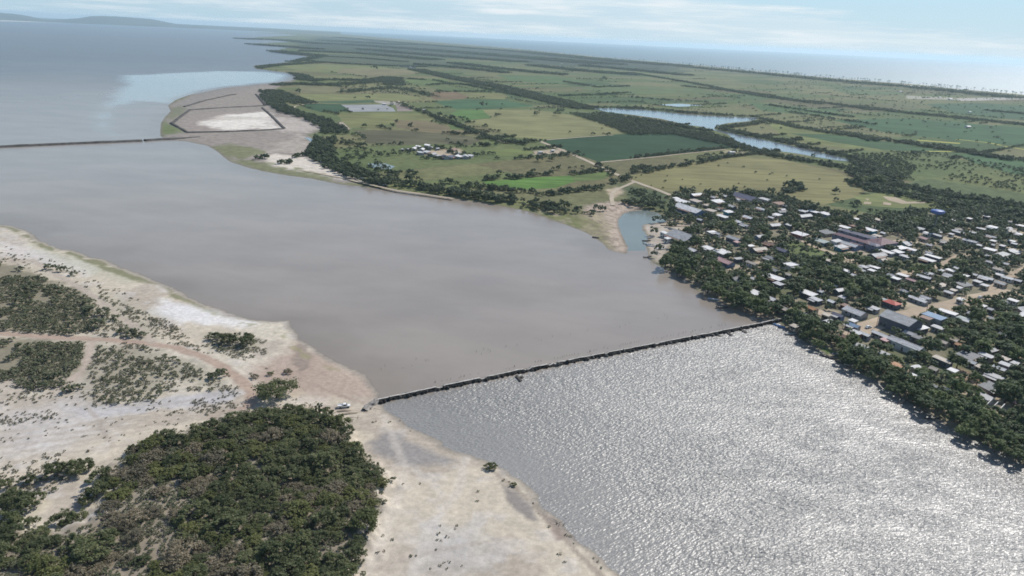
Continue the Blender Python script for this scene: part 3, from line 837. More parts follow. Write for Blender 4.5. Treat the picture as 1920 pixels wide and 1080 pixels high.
def crown_arrays(r, rx, rz, zc, ncl, nl, ls, flat=.0, low=-.35):
    """leaf faces gathered in clumps round an uneven crown; returns verts, quads, tint"""
    d = r.normal(size=(ncl, 3)); d /= np.linalg.norm(d, axis=1)[:, None]
    d[:, 2] = np.where(d[:, 2] < low, -d[:, 2], d[:, 2])
    ang = np.arctan2(d[:, 1], d[:, 0]); ph = r.uniform(0, 6.3, 3)
    lob = 1 + .22 * np.sin(2 * ang + ph[0]) + .14 * np.sin(3 * ang + ph[1]) + .10 * np.sin(5 * ang + ph[2])
    rad = r.uniform(.45, 1.0, ncl) ** .6
    C = d * (rad * lob)[:, None] * np.array([rx, rx, rz])
    crd = rx * r.uniform(.16, .34, ncl)
    k = ncl * nl
    ci = np.repeat(np.arange(ncl), nl)
    off = r.normal(size=(k, 3)); off /= np.linalg.norm(off, axis=1)[:, None]
    pos = C[ci] + off * (crd[ci] * r.uniform(.3, 1.0, k))[:, None] * np.array([1, 1, .75])
    nrm = off * .55 + r.normal(size=(k, 3)) * .5 + np.array([0, 0, 1.0])
    nrm /= np.linalg.norm(nrm, axis=1)[:, None]
    a = np.cross(nrm, r.normal(size=(k, 3))); a /= np.linalg.norm(a, axis=1)[:, None]; b = np.cross(nrm, a)
    s = ls * r.uniform(.55, 1.35, k); s2 = s * r.uniform(.5, 1.0, k)
    a = a * s[:, None]; b = b * s2[:, None]
    v = np.stack([pos - a * .5 - b * .35, pos + a * .15 - b * .5, pos + a * .55 + b * .1, pos - a * .1 + b * .5], 1).reshape(-1, 3)
    v[:, 2] += zc
    f = np.arange(4 * k).reshape(k, 4)
    tint = np.clip(r.uniform(0, 1, ncl)[ci] + r.normal(0, .12, k), 0, 1)
    return v, f, np.repeat(tint, 4)


def crown_mesh(name, seed, mat, **kw):
    v, f, t = crown_arrays(np.random.RandomState(seed), **kw)
    v[:, 2] = np.maximum(v[:, 2], .05)
    me = make_mesh(name, v, f, {'tint': t}); me.materials.append(mat); return me


def trunk_mesh(name, seed, h, r0, spread, nb=4):
    r = np.random.RandomState(seed); b = MB()
    top = np.array([r.normal(0, .15), r.normal(0, .15), h * .55])
    b.tube([(0, 0, -.4), (top[0] * .4, top[1] * .4, h * .25), top], [r0 * 1.25, r0, r0 * .75], 7)
    for i in range(nb):
        a = 2 * math.pi * (i + r.uniform(-.3, .3)) / nb
        e = top + np.array([math.cos(a) * spread * r.uniform(.5, .8), math.sin(a) * spread * r.uniform(.5, .8), h * r.uniform(.2, .42)])
        m = (top * .55 + e * .45) + np.array([0, 0, -.12 * h * .3])
        b.tube([top * .97, m, e], [r0 * .6, r0 * .4, r0 * .15], 5)
    return b.mesh(name, M['bark'], True)


# unit models (radius about 1 m at scale 1 -> built at real mean sizes)
TREES = []
for i in range(8):
    mt = M['tree'] if i < 5 else M['tree2']
    rz = [2.9, 2.6, 3.4, 3.0, 2.4, 2.8, 3.2, 2.5][i]
    zc = rz + .75
    TREES.append((crown_mesh('crown', 100 + i, mt, rx=4.2, rz=rz, zc=zc, ncl=52, nl=36, ls=.70), trunk_mesh('trunk', 200 + i, zc + rz * .4, .26, 2.6), 'dark green' if i < 5 else 'light green', zc + rz))
SHRUBS = []
for i in range(10):
    mt = [M['shrub'], M['shrub'], M['shrub'], M['shrub'], M['olive'], M['olive'], M['olive'], M['dry'], M['dry'], M['shrub']][i]
    nm = ['dark green', 'dark green', 'dark green', 'dark green', 'olive green', 'olive green', 'olive green', 'dry brownish', 'dry brownish', 'dark green'][i]
    SHRUBS.append((crown_mesh('foliage', 300 + i, mt, rx=3.0, rz=[1.7, 2.0, 1.5, 1.8, 1.5, 1.7, 1.4, 1.3, 1.5, 2.2][i], zc=[1.7, 1.9, 1.5, 1.8, 1.5, 1.7, 1.4, 1.4, 1.5, 2.0][i], ncl=48, nl=40 if i not in (7, 8) else 22, ls=.40, low=-.2),
                   trunk_mesh('stem', 400 + i, 2.6, .13, 1.8, 5), nm))


def palm_mesh(seed, h):
    r = np.random.RandomState(seed); b = MB()
    lean = r.uniform(-.9, .9, 2)
    b.tube([(0, 0, -.3), (lean[0] * .3, lean[1] * .3, h * .4), (lean[0] * .7, lean[1] * .7, h * .75), (lean[0], lean[1], h)], [.26, .19, .16, .15], 7)
    tr = b.mesh('trunk', M['bark'], True)
    V = []; F = []; T = []
    for k in range(20):
        a = 2 * math.pi * k / 20 * 1.618 * 5 + r.uniform(-.2, .2); up = r.uniform(-.25, .95); L = r.uniform(2.6, 3.5)
        d = np.array([math.cos(a), math.sin(a), 0]); s = np.array([-d[1], d[0], 0])
        tint = r.uniform(0, 1)
        pts = []
        for j in range(7):
            u = j / 6
            pts.append(np.array([lean[0], lean[1], h]) + d * L * u * (1 - .18 * u) + np.array([0, 0, L * (up * u - (.55 + .4 * up) * u * u)]))
        for j in range(6):
            w0 = .55 * math.sin(math.pi * (.12 + .86 * j / 6)); w1 = .55 * math.sin(math.pi * (.12 + .86 * (j + 1) / 6))
            for sg in (-1, 1):
                dr = np.array([0, 0, -.45])
                o = len(V)
                V += [pts[j], pts[j + 1], pts[j + 1] + sg * s * w1 + dr * w1, pts[j] + sg * s * w0 + dr * w0]
                F.append((o, o + 1, o + 2, o + 3)); T += [tint] * 4
    me = make_mesh('fronds', V, F, {'tint': np.array(T)}); me.materials.append(M['palm'])
    return me, tr


PALMS = [palm_mesh(500 + i, [8.0, 9.5, 7.0, 10.5][i]) for i in range(4)]


def plant(kind, model, x, y, z, s, rz, sz=1.0, cat=None, group=None):
    """one plant: an empty at its base with crown and trunk"""
    o = empty(kind, (x, y, z), rz, (s, s, s * sz))
    names = {'tree': ('crown', 'trunk'), 'palm_tree': ('fronds', 'trunk'), 'shrub': ('foliage', 'stem')}.get(kind, ('crown', 'trunk'))
    link(names[0], model[0], o); link(names[1], model[1], o)
    tag(o, None, cat, group)
    return o


def poisson(poly_px, n, rmin, rmax, seed, ok=None, z=ZP, dens=None, existing=None, gap=.85):
    q = PP(poly_px, z); r = np.random.RandomState(seed)
    out = list(existing or []); first = len(out)
    lo = q.min(0); hi = q.max(0)
    cell = rmax * 2; grid = {}
    def put(e): grid.setdefault((int(e[0] // cell), int(e[1] // cell)), []).append(e)
    for e in out: put(e)
    c = r.uniform(lo, hi, (n, 2)); c = c[inpoly(c[:, 0], c[:, 1], q)]
    rads = rmin + (rmax - rmin) * r.beta(2, 2.6, len(c))
    keep = np.ones(len(c), bool)
    if dens is not None: keep &= r.uniform(size=len(c)) <= dens(c[:, 0], c[:, 1])
    c, rads = c[keep], rads[keep]
    if ok is not None and len(c):
        keep = ok(c[:, 0], c[:, 1], rads); c, rads = c[keep], rads[keep]
    for (x, y), rad in zip(c, rads):
        gx, gy = int(x // cell), int(y // cell); bad = False
        for a in (-1, 0, 1):
            for b in (-1, 0, 1):
                for e in grid.get((gx + a, gy + b), ()):
                    if (e[0] - x) ** 2 + (e[1] - y) ** 2 < (gap * (e[2] + rad)) ** 2: bad = True; break
                if bad: break
            if bad: break
        if not bad:
            e = (x, y, rad); out.append(e); put(e)
    return out[first:]


# ---- thicket on the near bank: shrubs one by one
SH = []
for x, y, r in poisson(TH_A, 60000, 1.7, 6.0, 5, z=1.5, gap=.70, ok=lambda x, y, r: (sdf(x, y, PP(TH_A, 1.5)) + (fbm(x / 8, y / 8, 5) - .5) * 14 > 0) & (fbm(x / 9, y / 9, 12) > .34 + .09 * (PIX(np.stack([x, y, np.full_like(x, 1.5)], -1))[:, 0] < 330))):
    SH.append((x, y, r, None))
EXTRA = [(40, 962, 4.6), (66, 948, 3.6), (28, 935, 3.2), (135, 886, 4.3), (102, 893, 3.6), (160, 882, 3.4), (18, 992, 3.4), (12, 915, 2.4), (52, 905, 2.6), (118, 985, 3.8), (150, 975, 2.6),
         (30, 1000, 3.5), (75, 903, 1.7), (182, 930, 4.0), (160, 945, 2.5), (205, 915, 3.6), (190, 900, 3.5), (100, 920, 1.3), (62, 985, 2.0), (5, 960, 4), (250, 850, 2.6), (295, 828, 2.2), (735, 905, 1.4), (703, 882, 1.6)]
for a, b, r in EXTRA:
    p = P(a, b, 1.2); SH.append((p[0], p[1], r, 1))
SH.sort(key=lambda e: -e[2] / math.hypot(e[0], e[1], CAMH))
inview = []
for e in SH:
    px = PIX((e[0], e[1], 2.0))
    if -40 < px[0] < 760 and px[1] < 1125: inview.append((e, px))
items = []
items_px = []
SH_STUFF = []
r = np.random.RandomState(11)
THA_w = PP(TH_A, 1.5)
for k, (e, px) in enumerate(inview):
    x, y, rad, ex = e
    if k >= 296:
        SH_STUFF.append((x, y, rad)); continue
    nz = vnoise(np.array([x / 16]), np.array([y / 16]), 3)[0] + r.uniform(-.28, .28)
    if ex: m = [0, 9, 1, 2][k % 4]
    elif nz < .50: m = r.choice([0, 1, 2, 3, 9])
    elif nz < .68: m = r.choice([4, 5, 6, 0])
    else: m = r.choice([7, 8, 8, 4])
    mod = SHRUBS[m]
    o = plant('shrub', mod, x, y, gzL(x, y) - .15, rad / 3.0, r.uniform(0, 6.28), r.uniform(.62, .98) if ex is None else 1.0, 'shrub', 'shrubs of the near bank thicket')
    edge = sdf(np.array([x]), np.array([y]), THA_w)[0]
    size = 'large' if rad > 3.5 else ('small' if rad < 2.5 else 'middling')
    if ex or edge < 5:
        items.append((o, f'{size} {mod[2]} shrub at the sandy edge', px))
    else:
        zone = 'deep in the thicket' if px[1] > 960 else 'packed in the upper thicket'
        o['label'] = f'{size} {mod[2]} shrub {zone} on the near bank'
auto_labels(items, {'the lone dark sapling': (600, 775), 'the parked white pickup': (645, 757), 'the eroded sand bank edge': (712, 930), 'the bare sand clearing': (80, 985),
                    'the bright sand gap': (130, 930), 'the pale flats with ruts': (300, 815), 'the grey mud patch': (700, 860), 'the lower sand flat': (670, 1040), 'the spreading mesquite tree': (520, 760)})

# ---- scattered scrub: one mass each
def mass(name, recs, temps, mat, z, label=None, cat=None, kind='stuff', seed=3):
    """recs (x, y, radius, height scale, tint shift) -> one mesh of many small plants"""
    r = np.random.RandomState(seed); V = []; F = []; T = []; o = 0
    recs = np.array(recs, float)
    ti = r.randint(0, len(temps), len(recs))
    for k, (tv, tf, tt) in enumerate(temps):
        s = recs[ti == k]
        if not len(s): continue
        a = r.uniform(0, 6.28, len(s)); ca, sa = np.cos(a), np.sin(a)
        v = np.empty((len(s), len(tv), 3))
        v[:, :, 0] = s[:, 0, None] + s[:, 2, None] * (tv[None, :, 0] * ca[:, None] - tv[None, :, 1] * sa[:, None])
        v[:, :, 1] = s[:, 1, None] + s[:, 2, None] * (tv[None, :, 0] * sa[:, None] + tv[None, :, 1] * ca[:, None])
        zz = np.array([z(x, y) if callable(z) else z for x, y in s[:, :2]])
        v[:, :, 2] = zz[:, None] + (s[:, 2] * s[:, 3])[:, None] * tv[None, :, 2]
        f = (tf[None] + (np.arange(len(s)) * len(tv))[:, None, None]) + o
        t = np.clip(tt[None, :] * .6 + s[:, 4, None], 0, 1)
        V.append(v.reshape(-1, 3)); F.append(f.reshape(-1, tf.shape[1])); T.append(t.ravel()); o += len(s) * len(tv)
    me = make_mesh(name, np.concatenate(V), np.concatenate(F), {'tint': np.concatenate(T)}); me.materials.append(mat)
    ob = link(name, me); tag(ob, label, cat, None, kind); return ob


def temps(n, seed, **kw):
    return [crown_arrays(np.random.RandomState(seed + i), **kw) for i in range(n)]


T_scrub = temps(6, 700, rx=1, rz=.55, zc=.45, ncl=18, nl=11, ls=.30, low=-.2)
T_tuft = temps(6, 720, rx=1, rz=.5, zc=.4, ncl=6, nl=5, ls=.7, low=0)
T_far = temps(8, 740, rx=1, rz=.72, zc=.72, ncl=20, nl=13, ls=.36)
T_far2 = temps(8, 760, rx=1, rz=.7, zc=.7, ncl=12, nl=6, ls=.52)
rr = np.random.RandomState(21)
recs = [(x, y, rad, 1.0, rr.uniform(0, .4)) for x, y, rad in SH_STUFF]
recs += [(x, y, rad, rr.uniform(.7, 1.1), rr.uniform(0, .6)) for x, y, rad in poisson(TH_A, 9000, .5, 1.5, 35, gap=.8)]
TH_O = [(190, 875), (255, 838), (300, 818), (390, 796), (480, 775), (545, 768), (600, 768), (655, 795), (672, 825), (690, 862), (722, 885), (732, 925), (722, 965), (705, 1010), (690, 1050), (670, 1110), (-160, 1110), (-160, 1000), (-60, 995), (60, 1000), (125, 1000), (150, 975), (190, 950), (170, 925)]
recs += [(x, y, rad, rr.uniform(.6, 1.0), rr.uniform(.1, .7)) for x, y, rad in poisson(TH_O, 2600, .4, 1.6, 36, gap=1.0, dens=lambda x, y: np.clip((fbm(x / 6, y / 6, 64) - .4) * 5, 0, 1))]
tr_l = [PP(t) for t in (TRACK, TRACK2, TRACK3)]
def off_tracks(x, y, rad):
    return np.all([dline(x, y, t) > rad + 1.5 for t in tr_l], axis=0)
for poly, n, a, b, g in ((TH_B, 30000, .8, 4.0, .72), (TH_C, 30000, .8, 3.8, .72), (SC_D, 3000, .5, 2.3, .95), (SC_E, 160, .6, 1.6, .9), (SC_F, 900, .4, 1.3, 1.0)):
    for x, y, rad in poisson(poly, n, a, b, 31 + n % 7, off_tracks, gap=g, dens=lambda x, y: np.clip((fbm(x / 13, y / 13, 63) - .36) * 5, 0, 1)):
        recs.append((x, y, rad, rr.uniform(.75, 1.1), rr.uniform(0, .5)))
for a, b, rad in ((95, 505, 4.0), (120, 508, 3.5), (140, 515, 3), (250, 630, 4), (230, 625, 3.2), (268, 630, 2.6), (170, 590, 5), (195, 590, 4), (180, 615, 5), (60, 545, 5), (215, 600, 3), (130, 735, 3), (145, 730, 2.6), (410, 705, 3.4), (398, 712, 2.6), (415, 700, 2.4)):
    p = P(a, b, 1); recs.append((p[0], p[1], rad, .9, rr.uniform(0, .4)))
mass('scrub', recs, T_scrub, M['scrub'], gzL, 'low thorny scrub covering the bank on both sides of the dirt track', 'scrub')
# tufts on the flats
tuft = []
TZ = [([(150, 540), (320, 600), (360, 640), (280, 660), (170, 640), (120, 560)], 2600, .35, 1.1, .5), ([(330, 640), (500, 630), (500, 680), (400, 670)], 1200, .3, .9, .6),
      ([(160, 640), (440, 700), (450, 740), (330, 760), (120, 790), (-60, 800), (-60, 730)], 3600, .3, 1.0, .5), ([(370, 750), (470, 750), (470, 790), (380, 800), (280, 790)], 700, .3, .8, .6),
      ([(-60, 730), (120, 790), (330, 760), (300, 800), (150, 860), (-60, 930)], 500, .25, .6, .6), ([(-60, 440), (150, 500), (260, 560), (150, 540), (-60, 490)], 1100, .4, 1.4, .6),
      ([(480, 745), (590, 740), (640, 770), (560, 772), (480, 780)], 250, .3, .7, .8), ([(-60, 860), (200, 840), (130, 900), (-60, 960)], 600, .3, 1.0, .6), ([(240, 560), (350, 620), (330, 640), (230, 600)], 500, .3, .8, .6)]
for k, (poly, n, a, b, g) in enumerate(TZ):
    nz = lambda x, y: np.clip((fbm(x / 9, y / 5, 91) - .44) * 6, .02, 1)
    for x, y, rad in poisson(poly, n, a, b, 41 + k, off_tracks, gap=g, dens=nz):
        tuft.append((x, y, rad, rr.uniform(.6, 1.0), rr.uniform(0, .9)))
for a, b in ((825, 985), (857, 984), (853, 990), (822, 1001), (838, 1007), (820, 1012), (827, 1014), (818, 1030), (720, 1036), (780, 1042), (832, 1055), (843, 1053), (807, 1066), (866, 1060), (838, 1066), (825, 1060),
             (770, 1043), (710, 1037), (718, 1006), (736, 1012), (769, 805), (700, 790), (705, 788), (730, 789), (750, 785), (788, 906), (756, 910), (1062, 1000), (1070, 1002), (1076, 1015), (1050, 1037), (1059, 1052),
             (1113, 1043), (1122, 1049), (1128, 1061), (1030, 985), (1010, 960), (895, 938), (896, 920), (944, 898), (955, 900), (962, 908), (1000, 940), (560, 770), (500, 690), (470, 700)):
    p = P(a, b, 1); tuft.append((p[0], p[1], rr.uniform(.35, .7), .8, rr.uniform(0, .6)))
mass('grass_tufts', tuft, T_tuft, M['tuft'], gzL, 'small grey green tufts dotting the pale sand flats', 'tufts')

# ---- single plants of the near bank
def single(kind, mod, px, py, s, sz, label, cat, rz=0.0, lift=0.0, group=None):
    p = P(px, py, 1.0); o = plant(kind, mod, p[0], p[1], gzL(p[0], p[1]) - .1 + lift, s, rz, sz, cat, group); o['label'] = label; return o


mesq = (crown_mesh('crown', 900, M['shrub'], rx=8.0, rz=2.3, zc=4.0, ncl=100, nl=34, ls=.75, low=-.1), trunk_mesh('trunk', 901, 6.0, .45, 6.5, 7))
single('tree', mesq, 519, 745, 1.0, 1.0, 'wide spreading mesquite tree with branches showing, alone on bare sand', 'tree', .4)
sap = (crown_mesh('crown', 902, M['tree'], rx=1.6, rz=2.6, zc=3.6, ncl=26, nl=22, ls=.55), trunk_mesh('trunk', 903, 5.0, .14, 1.0, 3))
single('tree', sap, 599, 788, 1.0, 1.0, 'lone dark upright sapling at the upper edge of the thicket', 'tree')
for i, (a, b, s, lab, m) in enumerate(((430, 642, 1.5, 'round grey green shrub in the middle of the three shrubs on the flat', 0), (404, 636, 1.0, 'small dark shrub on the flat, the one nearest the dirt track', 1), (463, 645, 1.45, 'dark shrub on the flat, the one nearest the lagoon', 3),
                                       (541, 698, .75, 'small round brown bush alone on reddish sand by the shore', 7), (478, 708, .6, 'tiny brown bush beside the bend of the dirt track', 8), (507, 702, .5, 'dark tiny bush just behind the spreading mesquite tree', 0),
                                       (920, 875, .75, 'bright olive shrub alone at the water margin of the sand flat', 4), (963, 908, .4, 'dark green tuft by the drift line beside the grey mud patch', 0),
                                       (610, 770, .6, 'low dark bush beside the lone sapling', 2))):
    single('shrub', SHRUBS[m], a, b, s, 1.0, lab, 'shrub', i * 1.3)

# ------------------------------------------------------------------ town: houses
LM = {'the boat inlet': (1235, 450), 'the long maroon and blue school': (1620, 445), 'the red roofed house': (1673, 567), 'the big grey warehouse': (1690, 600), 'the blue water tower': (1752, 425),
      'the town end of the rock dike': (1462, 600), 'the farm road end': (1260, 366), 'the square bright white roof': (1483, 495), 'the bare white roof frame': (1860, 752), 'the dark canoe on the bank': (1555, 668),
      'the teal walled house': (1862, 425), 'the green vacant lot': (1515, 470), 'the long open shed': (1700, 645), 'the fallen branch in the water': (1692, 752), 'the orange roofed hut': (1683, 683),
      'the pale pitched shed by the inlet': (1282, 442), 'the paired white long roofs': (1733, 517), 'the open pasture': (1600, 395), 'the sandy yard': (1385, 505), 'the wide dirt street end': (1850, 555)}
s1, s2 = P(1620, 610), P(1800, 570)
A_ST = math.atan2(s2[1] - s1[1], s2[0] - s1[0])      # along the street
A_CR = A_ST - math.pi / 2                             # across it
ROOF = {'white': ((.70, .69, .67), .28), 'pale': ((.50, .50, .50), .42), 'grey': ((.40, .40, .395), .3), 'dark': ((.13, .14, .15), .3), 'beige': ((.48, .42, .35), .3), 'pink': ((.50, .32, .30), .15),
        'red': ((.50, .11, .08), .0), 'orange': ((.46, .24, .12), .2), 'rust': ((.26, .16, .12), .6), 'blue': ((.20, .30, .42), .1), 'maroon': ((.145, .072, .09), .15), 'slate': ((.115, .118, .165), .2), 'green': ((.32, .37, .35), .2)}
WALLS = {'white': (.62, .60, .56), 'grey': (.30, .30, .30), 'blue': (.15, .20, .29), 'teal': (.05, .22, .28), 'red': (.32, .14, .12), 'dark': (.10, .11, .13), 'tan': (.42, .35, .27), 'pink': (.50, .34, .31)}
for k in ROOF: ROOF[k] = (tin(k + '_sheet_roof', *ROOF[k]), k)
for k in list(WALLS): WALLS[k] = plain(k + '_wall', WALLS[k], .9, .18, .8)
FOOT = []        # footprints (x, y, radius), kept free of trees
ROOFPX = []      # roof boxes in the photograph that stay in sight
houses = []


def house_parts(root, w, d, h, roof, wall, kind, doors=True, nwin=2):
    """walls, roof, door and windows of one small building; long side along its own x"""
    ov = .45; b = MB()
    rise = d * .20 if kind == 'gable' else (d * .10 if kind == 'mono' else d * .22)
    x, y = w / 2, d / 2
    if kind == 'gable':
        b.add([(-x, -y, -.3), (x, -y, -.3), (x, y, -.3), (-x, y, -.3), (-x, -y, h), (x, -y, h), (x, y, h), (-x, y, h), (-x, 0, h + rise), (x, 0, h + rise)],
              [(0, 1, 5, 4), (1, 2, 6, 9, 5), (2, 3, 7, 6), (3, 0, 4, 8, 7), (4, 5, 9, 8), (6, 7, 8, 9)])
    elif kind == 'mono':
        b.add([(-x, -y, -.3), (x, -y, -.3), (x, y, -.3), (-x, y, -.3), (-x, -y, h), (x, -y, h), (x, y, h + rise), (-x, y, h + rise)], [(0, 1, 5, 4), (1, 2, 6, 5), (2, 3, 7, 6), (3, 0, 4, 7), (4, 5, 6, 7)])
    else:
        b.box(-x, x, -y, y, -.3, h)
    link('wall', b.mesh('wall', wall), root)
    b = MB(); X, Y = x + ov, y + ov; t = .12
    if kind == 'gable':
        dz = rise * ov / y
        for s in (-1, 1):
            e = h - dz + .03; rg = h + rise + .03
            q = [(-X, s * Y, e), (X, s * Y, e), (X, 0, rg), (-X, 0, rg)]
            b.add(q + [(a, c, g + t) for a, c, g in q], [(0, 1, 2, 3)[::s], (4, 5, 6, 7)[::-s], (0, 1, 5, 4)[::-s], (1, 2, 6, 5), (3, 0, 4, 7)])
        b.box(-X, X, -.16, .16, h + rise + t - .02, h + rise + t + .06)
    elif kind == 'mono':
        k = rise / d
        q = [(-X, -Y, h - k * ov + .03), (X, -Y, h - k * ov + .03), (X, Y, h + rise + k * ov + .03), (-X, Y, h + rise + k * ov + .03)]
        b.add(q + [(a, c, g + t) for a, c, g in q], [(3, 2, 1, 0), (4, 5, 6, 7), (0, 1, 5, 4), (1, 2, 6, 5), (2, 3, 7, 6), (3, 0, 4, 7)])
    elif kind == 'hip':
        rx = max(X - Y, .1)
        b.add([(-X, -Y, h + .03), (X, -Y, h + .03), (X, Y, h + .03), (-X, Y, h + .03), (-rx, 0, h + rise), (rx, 0, h + rise)], [(3, 2, 1, 0), (0, 1, 5, 4), (1, 2, 5), (2, 3, 4, 5), (3, 0, 4)])
    else:  # flat slab with parapet
        b.box(-X + .2, X - .2, -Y + .2, Y - .2, h + .003, h + .18)
        for q in ((-X + .2, X - .2, -Y + .2, -Y + .38), (-X + .2, X - .2, Y - .38, Y - .2), (-X + .2, -X + .38, -Y + .385, Y - .385), (X - .38, X - .2, -Y + .385, Y - .385)):
            b.box(*q, h + .183, h + .5)
    link('roof', b.mesh('roof', roof), root)
    if doors:
        # on the side that looks away from the sun
        c = math.cos(root.rotation_euler[2]); sg = -1 if c > 0 else 1
        b = MB(); yy = sorted((sg * (y + .004), sg * (y + .07))); b.box(-.5, .5, yy[0], yy[1], 0, 2.05)
        link('door', b.mesh('door', M['door']), root)
        if w > 6 and hash((round(w, 2), round(d, 2))) % 5 < 2:
            ya, yb = sg * (y + .46), sg * (y + 2.3); za, zb = h - .25, h - .6; b = MB()
            q = [(-x, ya, za), (x * .6, ya, za), (x * .6, yb, zb), (-x, yb, zb)]
            b.add(q + [(a_, c_, g_ + .09) for a_, c_, g_ in q], [(0, 1, 2, 3)[::-sg], (4, 5, 6, 7)[::sg], (0, 1, 5, 4)[::sg], (1, 2, 6, 5)[::sg], (2, 3, 7, 6)[::sg], (3, 0, 4, 7)[::sg]])
            link('porch_roof', b.mesh('porch_roof', ROOF['rust' if w > 10 else 'pale'][0]), root)
            for xx in (-x + .15, x * .6 - .15):
                b = MB(); yy2 = sorted((yb - sg * .25, yb - sg * .12)); b.box(xx - .07, xx + .07, yy2[0], yy2[1], -.2, zb + .0); link('porch_post', b.mesh('porch_post', M['door']), root)
        for i in range(nwin):
            wx = (-1 if i % 2 else 1) * w * (.27 + .13 * (i // 2))
            b = MB(); b.box(wx - .6, wx + .6, yy[0], yy[1], 1.0, 2.1)
            link('window', b.mesh('window', M['glass']), root)


def house(px, py, wpx, dr, roof, wall='grey', kind='mono', ang='c', h=None, desc=None, label=None, name='house', cat='house', rot=0.0):
    """a house whose roof centre shows at (px, py); wpx: its long side in pixels; dr: depth as a share of that"""
    h = h or 2.7
    p = P(px, py, ZP + h + .4)
    sc = pxm(p); a = {'c': A_CR, 's': A_ST}[ang] + rot
    # apparent foreshortening of the long side
    u = np.array([math.cos(a), math.sin(a), 0]); q0, q1 = PIX(p - u * .5), PIX(p + u * .5)
    w = float(np.clip(wpx * (.88 if wpx < 34 else 1) / max(np.linalg.norm(q1 - q0), .5), 3.4, 40)); d = max(w * dr, 3.0)
    o = empty(name, (p[0], p[1], ZP), a)
    house_parts(o, w, d, h, ROOF[roof][0], WALLS[wall], kind, nwin=2 if w < 14 else 4)
    tag(o, label, cat, 'houses of the lagoon town')
    FOOT.append((p[0], p[1], .5 * math.hypot(w, d)))
    ROOFPX.append((px, py, wpx * .42 + 2, max(3.0, wpx * .2)))
    if label is None:
        size = 'long' if dr < .4 else ('small' if w < 7.5 else ('large' if w > 13 else ''))
        nm = {'white': 'white', 'pale': 'pale grey', 'grey': 'grey', 'dark': 'dark', 'beige': 'beige', 'pink': 'pinkish', 'rust': 'rusty', 'blue': 'light blue', 'green': 'greenish grey', 'slate': 'slate blue', 'orange': 'orange'}.get(roof, roof)
        houses.append((o, f'{size} {nm} roofed house'.strip(), (px, py)))
    return o


